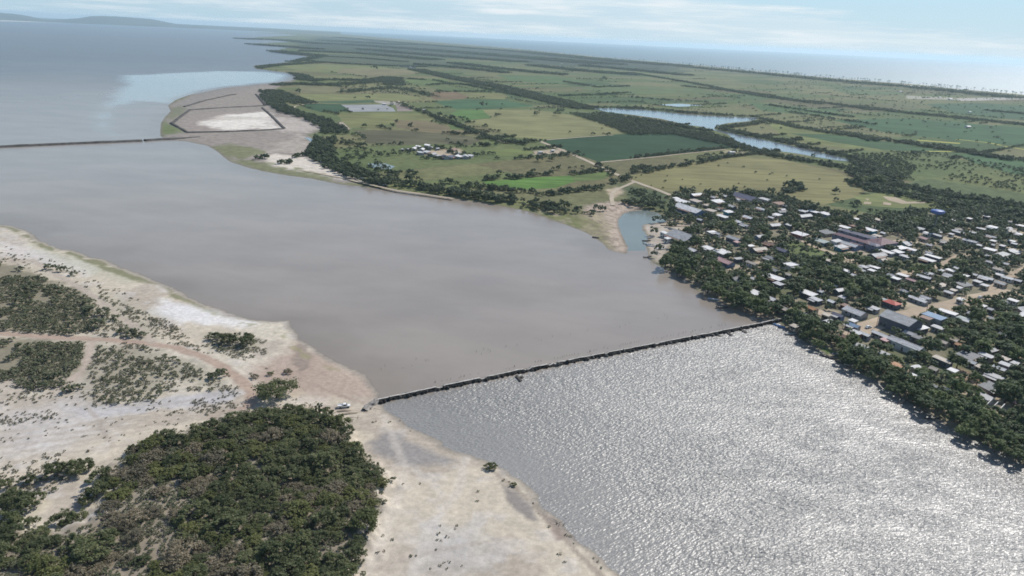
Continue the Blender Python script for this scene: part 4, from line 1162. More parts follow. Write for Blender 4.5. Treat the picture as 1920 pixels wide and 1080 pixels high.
HS = [
    (1305, 364, 20, .45, 'white'), (1278, 377, 24, .5, 'white'), (1268, 371, 9, .8, 'white'), (1347, 377, 20, .7, 'white', 'tan'), (1333, 394, 18, .6, 'beige', 'tan'),
    (1383, 373, 12, .5, 'white'), (1360, 367, 8, .8, 'white'), (1338, 369, 12, .5, 'pale'), (1325, 384, 10, .7, 'beige'), (1372, 386, 14, .6, 'pale'), (1352, 390, 11, .6, 'rust'), (1315, 397, 9, .7, 'pale'),
    (1428, 391, 18, .35, 'white'), (1457, 402, 14, .8, 'white'), (1355, 405, 20, .4, 'white'), (1404, 407, 18, .5, 'white'), (1386, 415, 12, .6, 'white'), (1397, 421, 16, .35, 'pale'), (1452, 421, 20, .6, 'pale'),
    (1479, 421, 14, .4, 'pale'), (1248, 436, 17, .35, 'white', 'white'), (1252, 446, 8, .8, 'white'), (1335, 434, 14, .5, 'white'), (1346, 437, 10, .7, 'pale'), (1313, 411, 10, .6, 'pale'), (1377, 446, 26, .45, 'grey', 'dark'),
    (1424, 442, 13, .7, 'pale', 'blue'), (1328, 464, 19, .5, 'white'), (1300, 468, 15, .6, 'white'), (1423, 466, 26, .5, 'beige'), (1467, 468, 22, .6, 'slate', 'dark'), (1360, 489, 30, .5, 'pink', 'blue'),
    (1450, 519, 34, .4, 'white', 'dark'), (1307, 497, 9, .8, 'pale'), (1443, 456, 24, .35, 'rust', 'red'), (1408, 460, 10, .5, 'white'), (1382, 453, 9, .6, 'pink', 'blue'), (1445, 483, 22, .5, 'dark'), (1385, 484, 14, .5, 'grey'),
    (1410, 492, 20, .35, 'beige'), (1460, 531, 16, .6, 'pale', 'dark'), (1412, 521, 14, .4, 'grey'), (1505, 395, 17, .5, 'pale'), (1508, 404, 24, .45, 'pale'), (1525, 396, 20, .45, 'white'), (1548, 400, 20, .6, 'white', 'blue'),
    (1467, 392, 8, .7, 'pale'), (1473, 385, 6, .8, 'white'), (1607, 410, 7, .9, 'white'), (1583, 425, 21, .5, 'white', 'red'), (1582, 431, 18, .35, 'pale'), (1598, 422, 14, .6, 'rust', 'red'), (1631, 430, 24, .5, 'white', 'teal'), (1638, 425, 14, .4, 'beige'),
    (1538, 451, 28, .5, 'green', 'blue'), (1578, 462, 18, .55, 'pale', 'teal'), (1573, 445, 18, .35, 'white'), (1657, 436, 9, .7, 'white'), (1645, 441, 16, .5, 'beige'),
    (1662, 471, 30, .32, 'white'), (1683, 471, 20, .6, 'white'), (1706, 466, 28, .35, 'white'), (1690, 464, 16, .6, 'white'), (1645, 477, 26, .5, 'grey', 'dark'), (1739, 486, 30, .38, 'white', 'dark'), (1750, 480, 32, .25, 'white'),
    (1655, 486, 9, .9, 'beige', 'white'), (1620, 499, 16, .4, 'pale'), (1643, 501, 12, .5, 'white'), (1617, 506, 14, .4, 'white'), (1635, 506, 13, .4, 'white'), (1588, 507, 16, .35, 'white'), (1632, 498, 8, .6, 'pale'), (1602, 515, 8, .7, 'white'),
    (1818, 409, 9, .8, 'white'), (1786, 412, 6, .9, 'white'), (1850, 405, 12, .4, 'pale'), (1758, 432, 8, .6, 'white'), (1740, 436, 16, .35, 'white'), (1758, 440, 20, .28, 'white'), (1797, 434, 26, .32, 'white'), (1825, 435, 14, .4, 'white'),
    (1840, 428, 18, .4, 'pale'), (1784, 438, 9, .7, 'pale'), (1913, 422, 18, .5, 'white'), (1820, 451, 30, .35, 'pale'), (1856, 442, 28, .25, 'pale'), (1897, 451, 15, .4, 'white'), (1903, 456, 12, .4, 'white'), (1912, 438, 16, .5, 'white'), (1890, 427, 12, .5, 'pale'),
    (1857, 467, 24, .55, 'white'), (1773, 452, 18, .6, 'beige', 'pink'), (1733, 446, 16, .6, 'pink'), (1837, 459, 12, .5, 'pale'), (1862, 458, 10, .4, 'pale'), (1880, 460, 10, .4, 'pale'), (1850, 478, 12, .6, 'pale'), (1743, 473, 14, .35, 'pale'),
    (1783, 506, 18, .5, 'white'), (1793, 501, 14, .4, 'white'), (1733, 518, 30, .4, 'white'), (1743, 511, 18, .35, 'white'), (1765, 506, 9, .7, 'pale'), (1680, 521, 16, .6, 'white'), (1693, 515, 22, .3, 'white'), (1710, 524, 20, .35, 'pink'), (1672, 515, 14, .4, 'pale'),
    (1825, 513, 18, .5, 'white'), (1850, 520, 30, .4, 'white'), (1811, 516, 6, .8, 'white'), (1873, 514, 16, .6, 'pale'), (1890, 520, 24, .5, 'white'), (1877, 530, 22, .6, 'grey'), (1847, 534, 14, .5, 'pale'), (1798, 538, 9, .8, 'pale'), (1910, 525, 14, .5, 'pale'),
    (1766, 534, 16, .5, 'beige'), (1780, 547, 18, .4, 'white'), (1788, 543, 9, .6, 'beige'), (1802, 560, 12, .35, 'white'), (1722, 560, 34, .28, 'white', 'grey'), (1737, 557, 20, .35, 'pale', 'grey'),
    (1660, 562, 16, .7, 'green', 'dark'), (1638, 576, 22, .5, 'pale', 'grey'), (1604, 583, 36, .6, 'pale', 'grey'), (1900, 562, 20, .5, 'white'), (1842, 572, 14, .5, 'white'), (1860, 579, 15, .5, 'pale'), (1885, 565, 12, .4, 'pale'), (1920, 590, 14, .5, 'pale'),
    (1777, 584, 34, .35, 'white', 'grey'), (1806, 596, 22, .6, 'green', 'grey'), (1727, 613, 20, .5, 'white', 'dark'), (1718, 614, 10, .5, 'white', 'dark'), (1760, 613, 26, .4, 'pale', 'grey'), (1708, 624, 24, .6, 'grey', 'blue'), (1722, 632, 22, .6, 'dark', 'dark'),
    (1655, 627, 26, .4, 'white', 'grey'), (1643, 622, 12, .5, 'white'), (1660, 636, 12, .4, 'pink', 'red'), (1812, 600, 14, .4, 'white'), (1820, 586, 10, .5, 'pale'), (1770, 640, 16, .7, 'beige', 'tan'), (1790, 636, 14, .5, 'beige'), (1800, 645, 12, .6, 'orange', 'tan'),
    (1850, 665, 28, .4, 'pale', 'tan'), (1875, 689, 26, .35, 'white', 'red'), (1886, 682, 24, .4, 'pale', 'grey'), (1866, 704, 34, .4, 'grey', 'tan'), (1840, 687, 18, .6, 'beige', 'tan'), (1884, 671, 18, .6, 'beige', 'tan'), (1824, 678, 14, .5, 'pale'), (1905, 680, 12, .4, 'pale'),
    (1768, 673, 34, .25, 'beige', 'dark'), (1778, 730, 22, .35, 'pale', 'dark'), (1750, 722, 18, .6, 'grey', 'dark'), (1717, 687, 12, .6, 'white'), (1714, 704, 11, .7, 'white', 'teal'), (1860, 655, 14, .5, 'pale'), (1912, 755, 18, .6, 'pink', 'red'), (1787, 693, 9, .5, 'white'), (1752, 690, 9, .6, 'beige'),
    (1600, 608, 26, .5, 'blue', 'grey'), (1622, 625, 22, .5, 'white', 'grey'), (1606, 622, 20, .4, 'pale', 'red'), (1585, 630, 22, .3, 'rust', 'dark'), (1613, 647, 30, .4, 'grey', 'dark'), (1658, 662, 20, .4, 'grey', 'dark'), (1600, 600, 10, .5, 'white'),
    (1516, 549, 28, .55, 'white', 'dark'), (1530, 560, 20, .5, 'pale', 'dark'), (1577, 542, 22, .45, 'white', 'dark'), (1470, 577, 24, .55, 'beige', 'dark'), (1503, 586, 24, .5, 'grey', 'dark'), (1524, 577, 18, .7, 'orange', 'tan'), (1553, 601, 12, .7, 'white'),
    (1560, 564, 13, .5, 'white'), (1580, 556, 12, .5, 'pale'), (1550, 589, 14, .6, 'beige', 'tan'), (1572, 589, 22, .5, 'slate', 'blue'), (1565, 535, 12, .5, 'pale'), (1540, 545, 9, .6, 'white'), (1490, 610, 12, .5, 'beige', 'tan'), (1584, 571, 12, .4, 'rust', 'red'),
]
rh = np.random.RandomState(77)
for t in HS:
    px, py, w, dr, roof = t[:5]; wall = t[5] if len(t) > 5 else ['grey', 'white', 'tan', 'dark'][rh.randint(4)]
    ang = 's' if rh.uniform() < .22 and dr > .42 else 'c'
    house(px, py, w, dr, roof, wall, 'gable' if rh.uniform() < .5 else 'mono', ang, rot=rh.normal(0, .07), h=rh.uniform(2.4, 3.1))
# further small roofs between the trees
fa = np.array(FOOT); n0 = 0
for _ in range(4000):
    px, py = rh.uniform(1265, 1935), rh.uniform(372, 745)
    p = P(px, py, ZP + 3)
    v = np.array([p[0]]), np.array([p[1]])
    if not inpoly(np.array([px]), np.array([py]), TOWN)[0] or sdf(*v, Fpoly)[0] < 22 or inpoly(np.array([px]), np.array([py]), GREENLOT)[0]: continue
    if 1480 < px < 1650 and 490 < py < 560 or (py > 640 and px < 1790): continue
    if (np.hypot(fa[:, 0] - p[0], fa[:, 1] - p[1]) < fa[:, 2] + 6.5).any(): continue
    if any(dline(*v, PP(q, ZP))[0] < w_ * .5 + 4.5 for q, w_ in STREETS): continue
    sc = pxm(p)
    house(px, py, rh.uniform(5.5, 10.5) * sc, rh.uniform(.45, .75), ['white', 'pale', 'grey', 'rust', 'beige', 'dark', 'pale', 'white'][rh.randint(8)], ['grey', 'white', 'tan', 'pink', 'teal'][rh.randint(5)], 'gable' if rh.uniform() < .5 else 'mono', 'c' if rh.uniform() < .6 else 's', rot=rh.normal(0, .08))
    fa = np.array(FOOT); n0 += 1
    if n0 >= 40: break
auto_labels(houses, LM)
# landmark buildings
house(1673, 566, 28, .75, 'red', 'dark', 'hip', 'c', 3.2, label='house with bright red tiled roof beside the wide dirt street')
house(1483, 495, 20, .8, 'white', 'white', 'flat', 's', 2.8, label='square house with flat bright white roof among dark trees')
house(1862, 425, 20, .6, 'white', 'teal', 'mono', 'c', 4.5, label='two storey teal walled house under a white roof')
house(1282, 443, 38, .8, 'grey', 'dark', 'gable', 'c', 3.6, label='large grey pitched shed beside the boat inlet', name='shed', cat='shed')
house(1500, 438, 26, .6, 'white', 'red', 'mono', 'c', 3.2, label='white roofed house with reddish walls at the street by the green vacant lot')
house(1293, 391, 46, .4, 'white', 'blue', 'gable', 'c', 4.5, label='big white roofed hall with blue walls at the farm road end', name='hall', cat='hall')
house(1396, 369, 44, .45, 'slate', 'grey', 'gable', 'c', 3.5, label='long slate blue roofed building at the pasture edge of town', name='hall', cat='hall')
house(1435, 373, 22, .4, 'pale', 'grey', 'mono', 'c', 3.0, label='pale grey roofed shed beside the long slate blue building', name='shed', cat='shed')
house(1595, 458, 32, .5, 'pale', 'blue', 'gable', 'c', 3.2, label='pale roofed classroom block in front of the school', name='classroom_block', cat='classroom block')
house(1609, 456, 26, .4, 'pink', 'blue', 'mono', 'c', 3.4, label='pink roofed annex between the classroom block and the school', name='annex', cat='annex')
house(1690, 597, 58, .72, 'grey', 'dark', 'gable', 'c', 6.0, label='big grey pitched warehouse with dark walls beside the wide dirt street', name='warehouse', cat='warehouse')
house(1752, 592, 36, .5, 'blue', 'grey', 'mono', 'c', 4.6, label='light blue roofed store building across from the warehouse', name='store', cat='store')
house(1737, 595, 20, .6, 'rust', 'tan', 'mono', 'c', 4.0, label='brown roofed building wedged between warehouse and light blue store', name='store', cat='store')
house(1700, 643, 62, .34, 'pale', 'white', 'gable', 'c', 3.6, label='long patched white shed with open front facing the lagoon trees', name='shed', cat='shed')
house(1683, 684, 22, .6, 'orange', 'red', 'mono', 'c', 2.4, label='low orange roofed hut among shore trees', name='hut', cat='hut')


# school: three wings round a yard
def school():
    p = P(1622, 447, ZP + 5); o = empty('school', (p[0], p[1], ZP), A_CR)
    ca, sa = math.cos(A_CR), math.sin(A_CR)
    def loc(px, py, z):
        q = P(px, py, z) - p; return q[0] * ca + q[1] * sa, -q[0] * sa + q[1] * ca
    for (px, py, w, d, h, rf, ws) in ((1614, 440, 38, 7.5, 5.4, 'slate', 5), (1600, 447, 34, 7.5, 5.4, 'maroon', 5), (1652, 453, 15, 22, 5.6, 'maroon', 3), (1630, 456, 18, 7.5, 5.2, 'slate', 3)):
        x, y = loc(px, py, ZP + h)
        b = MB(); b.box(x - w / 2, x + w / 2, y - d / 2, y + d / 2, -.3, h); wl = link('wall', b.mesh('wall', plain('school_wall', (.17, .18, .23), .9, .18, .8)), o)
        b = MB(); X, Y, rs = w / 2 + .5, d / 2 + .5, d * .16
        rx = max(X - Y, .2)
        b.add([(x - X, y - Y, h + .03), (x + X, y - Y, h + .03), (x + X, y + Y, h + .03), (x - X, y + Y, h + .03), (x - rx, y, h + rs), (x + rx, y, h + rs)], [(3, 2, 1, 0), (0, 1, 5, 4), (1, 2, 5), (2, 3, 4, 5), (3, 0, 4)])
        link('roof', b.mesh('roof', ROOF[rf][0]), o)
        for fl in (0, 1):
            for k in range(ws):
                wx = x - w / 2 + (k + .5) * w / ws
                b = MB(); b.box(wx - .9, wx + .9, y - d / 2 - .06, y - d / 2 - .004, 1.0 + fl * 3, 2.4 + fl * 3); link('window', b.mesh('window', M['glass']), wl)
    tag(o, 'long two storey school with maroon and slate roofs and blue walls', 'school')
    for a in range(1565, 1675, 8): FOOT.append((*P(a, 448, ZP)[:2], 12))
    ROOFPX.append((1620, 447, 50, 18))


school()


# blue water tower
def tower():
    p = P(1748, 440, ZP); o = empty('water_tower', (p[0], p[1], ZP), .3)
    sc = pxm(p); top = (440 - 400) / sc / .98
    b = MB(); r = 5.6; n = 20
    prof = [(.5, top - 3.6), (r * .8, top - 3.2), (r, top - 2.3), (r, top - .8), (r * .9, top - .3), (.3, top + .1)]
    V = [(a * math.cos(2 * math.pi * k / n), a * math.sin(2 * math.pi * k / n), z) for a, z in prof for k in range(n)]
    F = [(i * n + k, i * n + (k + 1) % n, (i + 1) * n + (k + 1) % n, (i + 1) * n + k) for i in range(len(prof) - 1) for k in range(n)]
    b.add(V, F + [tuple(range(n))[::-1], tuple((len(prof) - 1) * n + k for k in range(n))])
    link('tank', b.mesh('tank', plain('tank_blue', (.06, .12, .34), .5), True), o)
    b = MB(); b.tube([(0, 0, -.4), (0, 0, top - 3.4)], .4, 10); link('column', b.mesh('column', WALLS['dark'], True), o)
    b = MB(); b.tube([(1.2, 0, -.4), (1.2, 0, top - 2.6)], .12, 5); link('pipe', b.mesh('pipe', WALLS['grey']), o)
    b = MB()
    for k in range(12):
        a0, a1 = 2 * math.pi * k / 12, 2 * math.pi * (k + 1) / 12
        b.tube([(6.0 * math.cos(a0), 6.0 * math.sin(a0), top - 1.7), (6.0 * math.cos(a1), 6.0 * math.sin(a1), top - 1.7)], .06, 4)
    link('railing', b.mesh('railing', WALLS['grey']), o)
    tag(o, 'blue water tank on a tall slender column above the trees', 'water tower')
    ROOFPX.append((1748, 399, 13, 3)); FOOT.append((p[0], p[1], 1.5))


tower()


# bare roof frame: four white beams on posts
def roof_frame():
    p = P(1860, 757, ZP + 3); o = empty('roof_frame', (p[0], p[1], ZP), A_ST + .25)
    for k in range(4):
        b = MB(); y = (k - 1.5) * 2.6; b.box(-4.4, 4.4, y - .17, y + .17, 2.9, 3.2); link('beam', b.mesh('beam', WALLS['white']), o)
        for s in (-1, 1):
            b = MB(); b.box(s * 3.9 - .13, s * 3.9 + .13, y - .13, y + .13, -.3, 2.895); link('post', b.mesh('post', WALLS['white']), o)
    tag(o, 'bare white roof frame of parallel beams in a clearing behind the mangroves', 'roof frame'); FOOT.append((p[0], p[1], 6)); ROOFPX.append((1860, 755, 22, 12))


roof_frame()

# hamlet and farm buildings out on the plain
HAM = [(755, 279, 4, 'pale'), (763, 278.5, 4, 'pale'), (770, 279, 4, 'white'), (776, 277.5, 6, 'white'), (784, 274, 6, 'white'), (791, 279, 6, 'white'), (801, 271.5, 7, 'white'), (806, 276, 6, 'grey'), (820, 274.5, 6, 'white'), (820, 277.5, 6, 'pale'),
       (800, 284, 9, 'pale'), (812, 288, 8, 'grey'), (822, 291, 8, 'pale'), (835, 293, 8, 'slate'), (846, 293, 9, 'slate'), (848, 280, 9, 'rust'), (861, 292, 8, 'white'), (872, 292, 8, 'pale'), (882, 291, 6, 'pale'), (858, 286, 5, 'pale'), (788, 285, 7, 'pale')]
ham = []
for i, (a, b, w, rf) in enumerate(HAM):
    o = house(a, b, w, .55, rf, 'grey', 'gable' if i % 2 else 'mono', 's', 2.8, label='x', rot=.9 + rh.normal(0, .5)); o['group'] = 'huts of the field hamlet'
    ham.append((o, {'pale': 'pale grey', 'slate': 'slate blue', 'rust': 'rusty'}.get(rf, rf) + ' roofed hut of the hamlet', (a, b)))
auto_labels(ham, {'its bare earth yard': (840, 287), 'the row of tiny huts': (765, 279), 'its dark shade trees': (812, 272)})
FRM = [(883, 243, 7, 'white', 'small white roofed farmhouse beside the straight farm road'), (1013, 284, 9, 'pale', 'pale roofed barn in the pasture beside the farm road'), (1036, 281, 6, 'white', 'white roofed hut at the dark green field corner'),
       (720, 194, 8, 'white', 'white roofed shed at the head of the grey field'), (735, 193, 7, 'beige', 'beige roofed shed at the head of the grey field'), (795, 205, 5, 'white', 'tiny white house on the farm road past the grey field'),
       (1818, 209, 6, 'white', 'white house alone on the far green plain'), (1815, 236.5, 8, 'white', 'white roofed shed amid the broad green field'), (1782, 185.5, 10, 'white', 'low bright white roof on the plain near the coast'),
       (1762, 182, 8, 'white', 'pale building left of the low bright roof near the coast'), (1372, 284, 10, 'white', 'pale shed by the trees at the dark green field corner'), (1053, 119, 4, 'white', 'white speck of a house in the coastal palm belt'),
       (848, 96, 5, 'white', 'white speck of a house in the far palm belt'), (1688, 171, 8, 'white', 'bright building behind the coastal palms'), (1795, 168.5, 9, 'white', 'white building among the palms on the coast'), (1893, 180, 12, 'white', 'long white building by the beach palms'),
       (1420, 134.5, 6, 'white', 'white building glinting on the coast edge')]
for a, b, w, rf, lab in FRM:
    o = house(a, b, w, .5, rf, 'white', 'gable', 's', 3.0, label=lab); o['group'] = 'farm buildings of the plain'

# ------------------------------------------------------------------ trees
foot = np.array(FOOT)
rpx = np.array(ROOFPX)
st_w = [(PP(q, ZP), w) for q, w in STREETS]


SANDY = PP([(1195, 416), (1262, 416), (1305, 424), (1300, 434), (1268, 440), (1262, 480), (1240, 500), (1205, 490)], ZP)
YARD = PP([(1525, 640), (1575, 652), (1590, 676), (1550, 664)], ZP)


def tree_ok(x, y, rad):
    bad = inpoly(x, y, SANDY) | inpoly(x, y, YARD)
    for fx, fy, fr in foot: bad |= np.hypot(fx - x, fy - y) < fr * .8 + rad * .55
    for q, w in st_w: bad |= dline(x, y, q) < w * .5 + rad * .6
    p = PIX(np.stack([x, y, ZP + rad * 1.25], -1)); s = FPX / np.sqrt(x ** 2 + y ** 2 + CAMH ** 2) * rad
    # keep roofs in sight: the crown may not cover a roof's middle
    for rx, ry, rw, rh_ in rpx:
        bad |= (np.abs(rx - p[:, 0]) < rw * .75 + s * .55) & (np.abs(ry - p[:, 1]) < rh_ * .35 + s * .75)
    return ~bad


LOT = PP(GREENLOT, ZP)


def town_dens(x, y):
    return np.where(inpoly(x, y, LOT), .03, np.clip((fbm(x / 34, y / 34, 55) - .20) * 3.4, .25, 1))


T_all = []
T_all += poisson([(1322, 548), (1345, 520), (1390, 528), (1440, 545), (1480, 575), (1460, 598), (1420, 590), (1380, 574)], 3000, 3.0, 5.6, 61, lambda x, y, r: tree_ok(x, y, r), existing=None, gap=.62)
T_all += poisson([(1470, 606), (1500, 605), (1540, 620), (1590, 640), (1660, 680), (1740, 735), (1830, 765), (1950, 800), (2010, 890), (2000, 925), (1925, 878), (1812, 816), (1750, 778), (1690, 740), (1640, 708), (1575, 677), (1525, 646), (1498, 628)], 14000, 2.6, 5.6, 62,
                 lambda x, y, r: (sdf(x, y, Fpoly) > r * .55) & tree_ok(x, y, r * .8), existing=T_all, gap=.60)
T_all += poisson([(1490, 505), (1520, 490), (1580, 500), (1640, 520), (1660, 550), (1600, 560), (1540, 530)], 2500, 3.2, 6.0, 63, tree_ok, existing=T_all, gap=.66)
T_all += poisson([(1650, 415), (1720, 400), (1790, 405), (1800, 425), (1760, 435), (1690, 438)], 3000, 3.5, 6.5, 64, tree_ok, existing=T_all, gap=.64)
T_all += poisson([(1820, 600), (1860, 580), (1990, 560), (1990, 800), (1900, 770), (1840, 720), (1830, 650)], 3500, 3.2, 6.0, 65, tree_ok, existing=T_all, gap=.64)
T_all += poisson(TOWN, 30000, 2.2, 6.0, 66, tree_ok, dens=town_dens, existing=T_all, gap=.70)
inl = [(1744, 436, 5.2), (1756, 437, 5.4), (1749, 442, 5.0), (1735, 432, 5), (1766, 434, 5), (1118, 394, 3.2), (1126, 396, 3.0), (1133, 395, 2.6), (1225, 439, 3.6), (1262, 428, 3.0), (1255, 425, 2.6), (1248, 497, 4.0), (1275, 505, 4.5), (1268, 480, 5), (1285, 485, 5), (1300, 505, 4.5), (1235, 470, 3.2), (1226, 480, 2.5), (1265, 465, 4), (1278, 515, 4), (1385, 570, 5.2), (1400, 565, 4.6)]
for a, b, rad in inl:
    p = P(a, b, ZP); T_all.append((p[0], p[1], rad))
SHORE_BELT = [([(503, 178), (520, 195), (545, 208), (585, 218), (625, 238), (628, 247)], 18, .8), ([(612, 256), (600, 275), (602, 292), (640, 312), (690, 330), (740, 342), (790, 351), (850, 358), (900, 366), (960, 376), (1020, 384), (1085, 390)], 15, .8),
              ([(640, 262), (660, 290), (700, 312), (760, 325), (800, 338), (850, 345)], 22, .14)]
rt = np.random.RandomState(91)


def along(pts, half, dens, rmin, rmax, seed, z=ZP + 3.5, ok=None):
    q = PP(pts, z); out = []; r = np.random.RandomState(seed)
    for i in range(len(q) - 1):
        a, b = q[i], q[i + 1]; L = np.linalg.norm(b - a); t = (b - a) / (L + 1e-9); nn = np.array([-t[1], t[0]])
        k = r.poisson(L * 2 * half * dens / (3.14 * ((rmin + rmax) / 2) ** 2 * .75)) if half > 0 else int(L * dens / (rmin + rmax))
        for _ in range(k):
            c = a + t * r.uniform(0, L) + nn * r.uniform(-half, half)
            rad = r.uniform(rmin, rmax)
            out.append((c[0], c[1], rad))
    if ok is not None and out:
        o = np.array(out); k = ok(o[:, 0], o[:, 1], o[:, 2]); out = [e for e, f in zip(out, k) if f]
    return out


wet = PP(RIVER1, ZP)
def dry(x, y, rad): return sdf(x, y, wet) < -rad * .5
FAR = []
for k, (q, h, d) in enumerate(SHORE_BELT): FAR += along(q, h, d, 1.8, 4.4, 110 + k)
FAR += along([(1095, 392), (1120, 396)], 8, .7, 1.6, 3.0, 105)
FAR += along([(1180, 372), (1215, 385), (1255, 400)], 12, .8, 2, 4.2, 106)
FAR += along([(1190, 350), (1240, 372), (1262, 385)], 18, .25, 1.5, 3.4, 107)
BELTS = [
    ([(780, 129), (850, 145), (940, 162), (1000, 177), (1060, 192), (1108, 202)], 45, .9), ([(860, 155), (950, 172), (1020, 188), (1090, 203)], 8, .8),
    ([(1105, 199.5), (1200, 201), (1300, 210), (1425, 218.5)], 14, .9), ([(1120, 210), (1200, 221), (1290, 237), (1330, 244)], 18, .8),
    ([(1345, 238), (1400, 232), (1430, 226)], 12, .9), ([(1352, 240), (1390, 247), (1450, 260), (1520, 276), (1603, 296), (1650, 318), (1690, 332)], 20, .9),
    ([(1350, 255), (1385, 272), (1440, 286), (1500, 296), (1560, 306), (1610, 316)], 16, .9), ([(1610, 318), (1650, 338), (1720, 352), (1800, 364), (1920, 385), (2020, 400)], 24, .75),
    ([(1605, 335), (1640, 350), (1700, 362), (1780, 378), (1850, 388), (1960, 404)], 18, .85), ([(1600, 335), (1625, 345), (1660, 352)], 12, 1.0),
    ([(1425, 220), (1500, 237), (1560, 247), (1620, 255), (1640, 262)], 16, .8), ([(1560, 245), (1660, 260), (1780, 274), (1860, 290), (1920, 298), (2000, 306)], 18, .8), ([(1700, 266), (1800, 281), (1900, 298)], 14, .8),
    ([(1390, 170), (1480, 185), (1560, 193), (1640, 205)], 20, .7), ([(1600, 197), (1700, 210), (1790, 218), (1920, 232), (2000, 240)], 32, .8), ([(1280, 160), (1380, 170), (1450, 178)], 20, .6),
    ([(1180, 135), (1300, 155), (1420, 178), (1540, 194)], 22, .6), ([(1440, 195), (1520, 207), (1600, 218)], 10, .7), ([(1480, 208), (1560, 220), (1640, 232)], 8, .7), ([(1850, 205), (1920, 212), (2000, 220)], 30, .5),
    ([(640, 172), (690, 166), (740, 163), (790, 172), (815, 180)], 22, .35), ([(560, 156), (640, 157), (720, 150), (745, 145)], 26, .8), ([(700, 150), (735, 144), (740, 158)], 40, .8), ([(560, 147), (640, 148), (700, 150)], 26, .7),
    ([(480, 126.5), (500, 123), (530, 120), (600, 116)], 30, .8), ([(500, 131), (560, 140), (570, 147), (600, 150)], 40, .8), ([(515, 158), (560, 155), (610, 158), (640, 159)], 30, .7), ([(505, 168), (520, 175), (560, 188), (575, 192)], 34, .8),
    ([(560, 112), (640, 118), (720, 122), (800, 124)], 30, .7), ([(545, 115), (600, 105), (680, 108), (760, 115)], 40, .4), ([(800, 158), (850, 155), (900, 160)], 8, .6), ([(750, 145), (820, 150), (850, 157)], 10, .5),
    ([(820, 170), (880, 171), (940, 172), (990, 180)], 4, .8), ([(1050, 178), (1120, 176), (1180, 172)], 10, .6), ([(1060, 152), (1120, 162), (1180, 160)], 14, .5), ([(1180, 180), (1250, 186), (1330, 190)], 10, .5),
    ([(905, 333), (940, 329), (975, 330)], 5, .9), ([(975, 328), (1035, 322)], 4, .7), ([(1075, 322), (1135, 315)], 6, .9), ([(1012, 361), (1060, 354), (1120, 350), (1135, 345)], 7, .8), ([(1140, 340), (1178, 332)], 7, .8),
    ([(1186, 321), (1215, 318), (1240, 312), (1300, 303), (1345, 296)], 5, .8), ([(1185, 315), (1205, 309), (1212, 313)], 8, .7), ([(1320, 297), (1355, 294)], 8, .9), ([(900, 270), (960, 262), (990, 268)], 8, .5), ([(983, 262), (1006, 262)], 6, .9),
    ([(745, 192), (790, 206), (830, 222), (880, 240), (920, 256), (955, 266)], 8, .6), ([(820, 219), (870, 236)], 8, .9), ([(1140, 322), (1180, 333)], 6, .5), ([(1120, 305), (1150, 318)], 5, .4),
    ([(1565, 370), (1600, 380), (1640, 390), (1690, 400)], 2.2, .9), ([(915, 295), (960, 290), (1000, 291)], 3, .3), ([(930, 322), (990, 318), (1080, 310)], 3, .25), ([(860, 345), (920, 348), (1000, 357)], 10, .5),
    ([(1400, 370), (1440, 368), (1500, 376)], 8, .7), ([(1470, 384), (1500, 383), (1530, 388)], 8, .7), ([(1850, 392), (1920, 402), (2000, 410)], 25, .8), ([(1750, 385), (1800, 385), (1840, 392)], 10, .5),
    ([(485, 292), (500, 293)], 9, 1.3), ([(522, 302), (548, 299)], 8, 1.2), ([(548, 291), (580, 286)], 6, .8), ([(1470, 352), (1500, 350)], 9, 1.3), ([(1460, 356), (1495, 355)], 5, 1.0),
    ([(805, 272), (820, 273), (870, 288), (880, 290)], 10, .35), ([(790, 292), (830, 293)], 6, .4),
]
for k, (q, h, d) in enumerate(BELTS):
    FAR += along(q, h * .8, d * .9, 1.6, 3.9, 130 + k, ok=dry)
FAR += [e for e in poisson([(1068, 210), (1130, 213), (1200, 224), (1290, 243), (1340, 248), (1372, 268), (1345, 266), (1262, 249), (1182, 250), (1130, 230)], 9000, 2.0, 4.0, 71, dry, gap=.74, z=ZP + 3.5)]
FAR += poisson([(1660, 285), (1720, 284), (1780, 290), (1880, 310), (2000, 335), (2000, 372), (1900, 360), (1780, 340), (1700, 318), (1660, 300)], 1500, 1.1, 2.9, 72, gap=1.25, dens=lambda x, y: np.clip((fbm(x / 45, y / 45, 33) - .40) * 6, .08, 1))
FAR += poisson([(1600, 290), (1660, 290), (1720, 315), (1700, 335), (1640, 318)], 1400, 1.6, 3.6, 73, dry, gap=1.1)
FAR += poisson([(620, 150), (740, 146), (800, 168), (760, 176), (640, 172)], 600, 1.8, 4.0, 74, gap=1.2)
FAR += poisson([(560, 165), (1100, 165), (1500, 245), (1380, 255), (1150, 330), (900, 352), (640, 300), (620, 220)], 130, 1.8, 4.0, 75, dry, gap=2)
FAR += poisson([(1155, 338), (1380, 296), (1600, 350), (1480, 372), (1262, 362)], 60, .9, 2.0, 76, gap=2)
FAR += poisson([(1100, 205), (1500, 150), (2000, 190), (2000, 290), (1700, 280), (1400, 210)], 1500, 1.6, 4.0, 77, dry, gap=1.2)
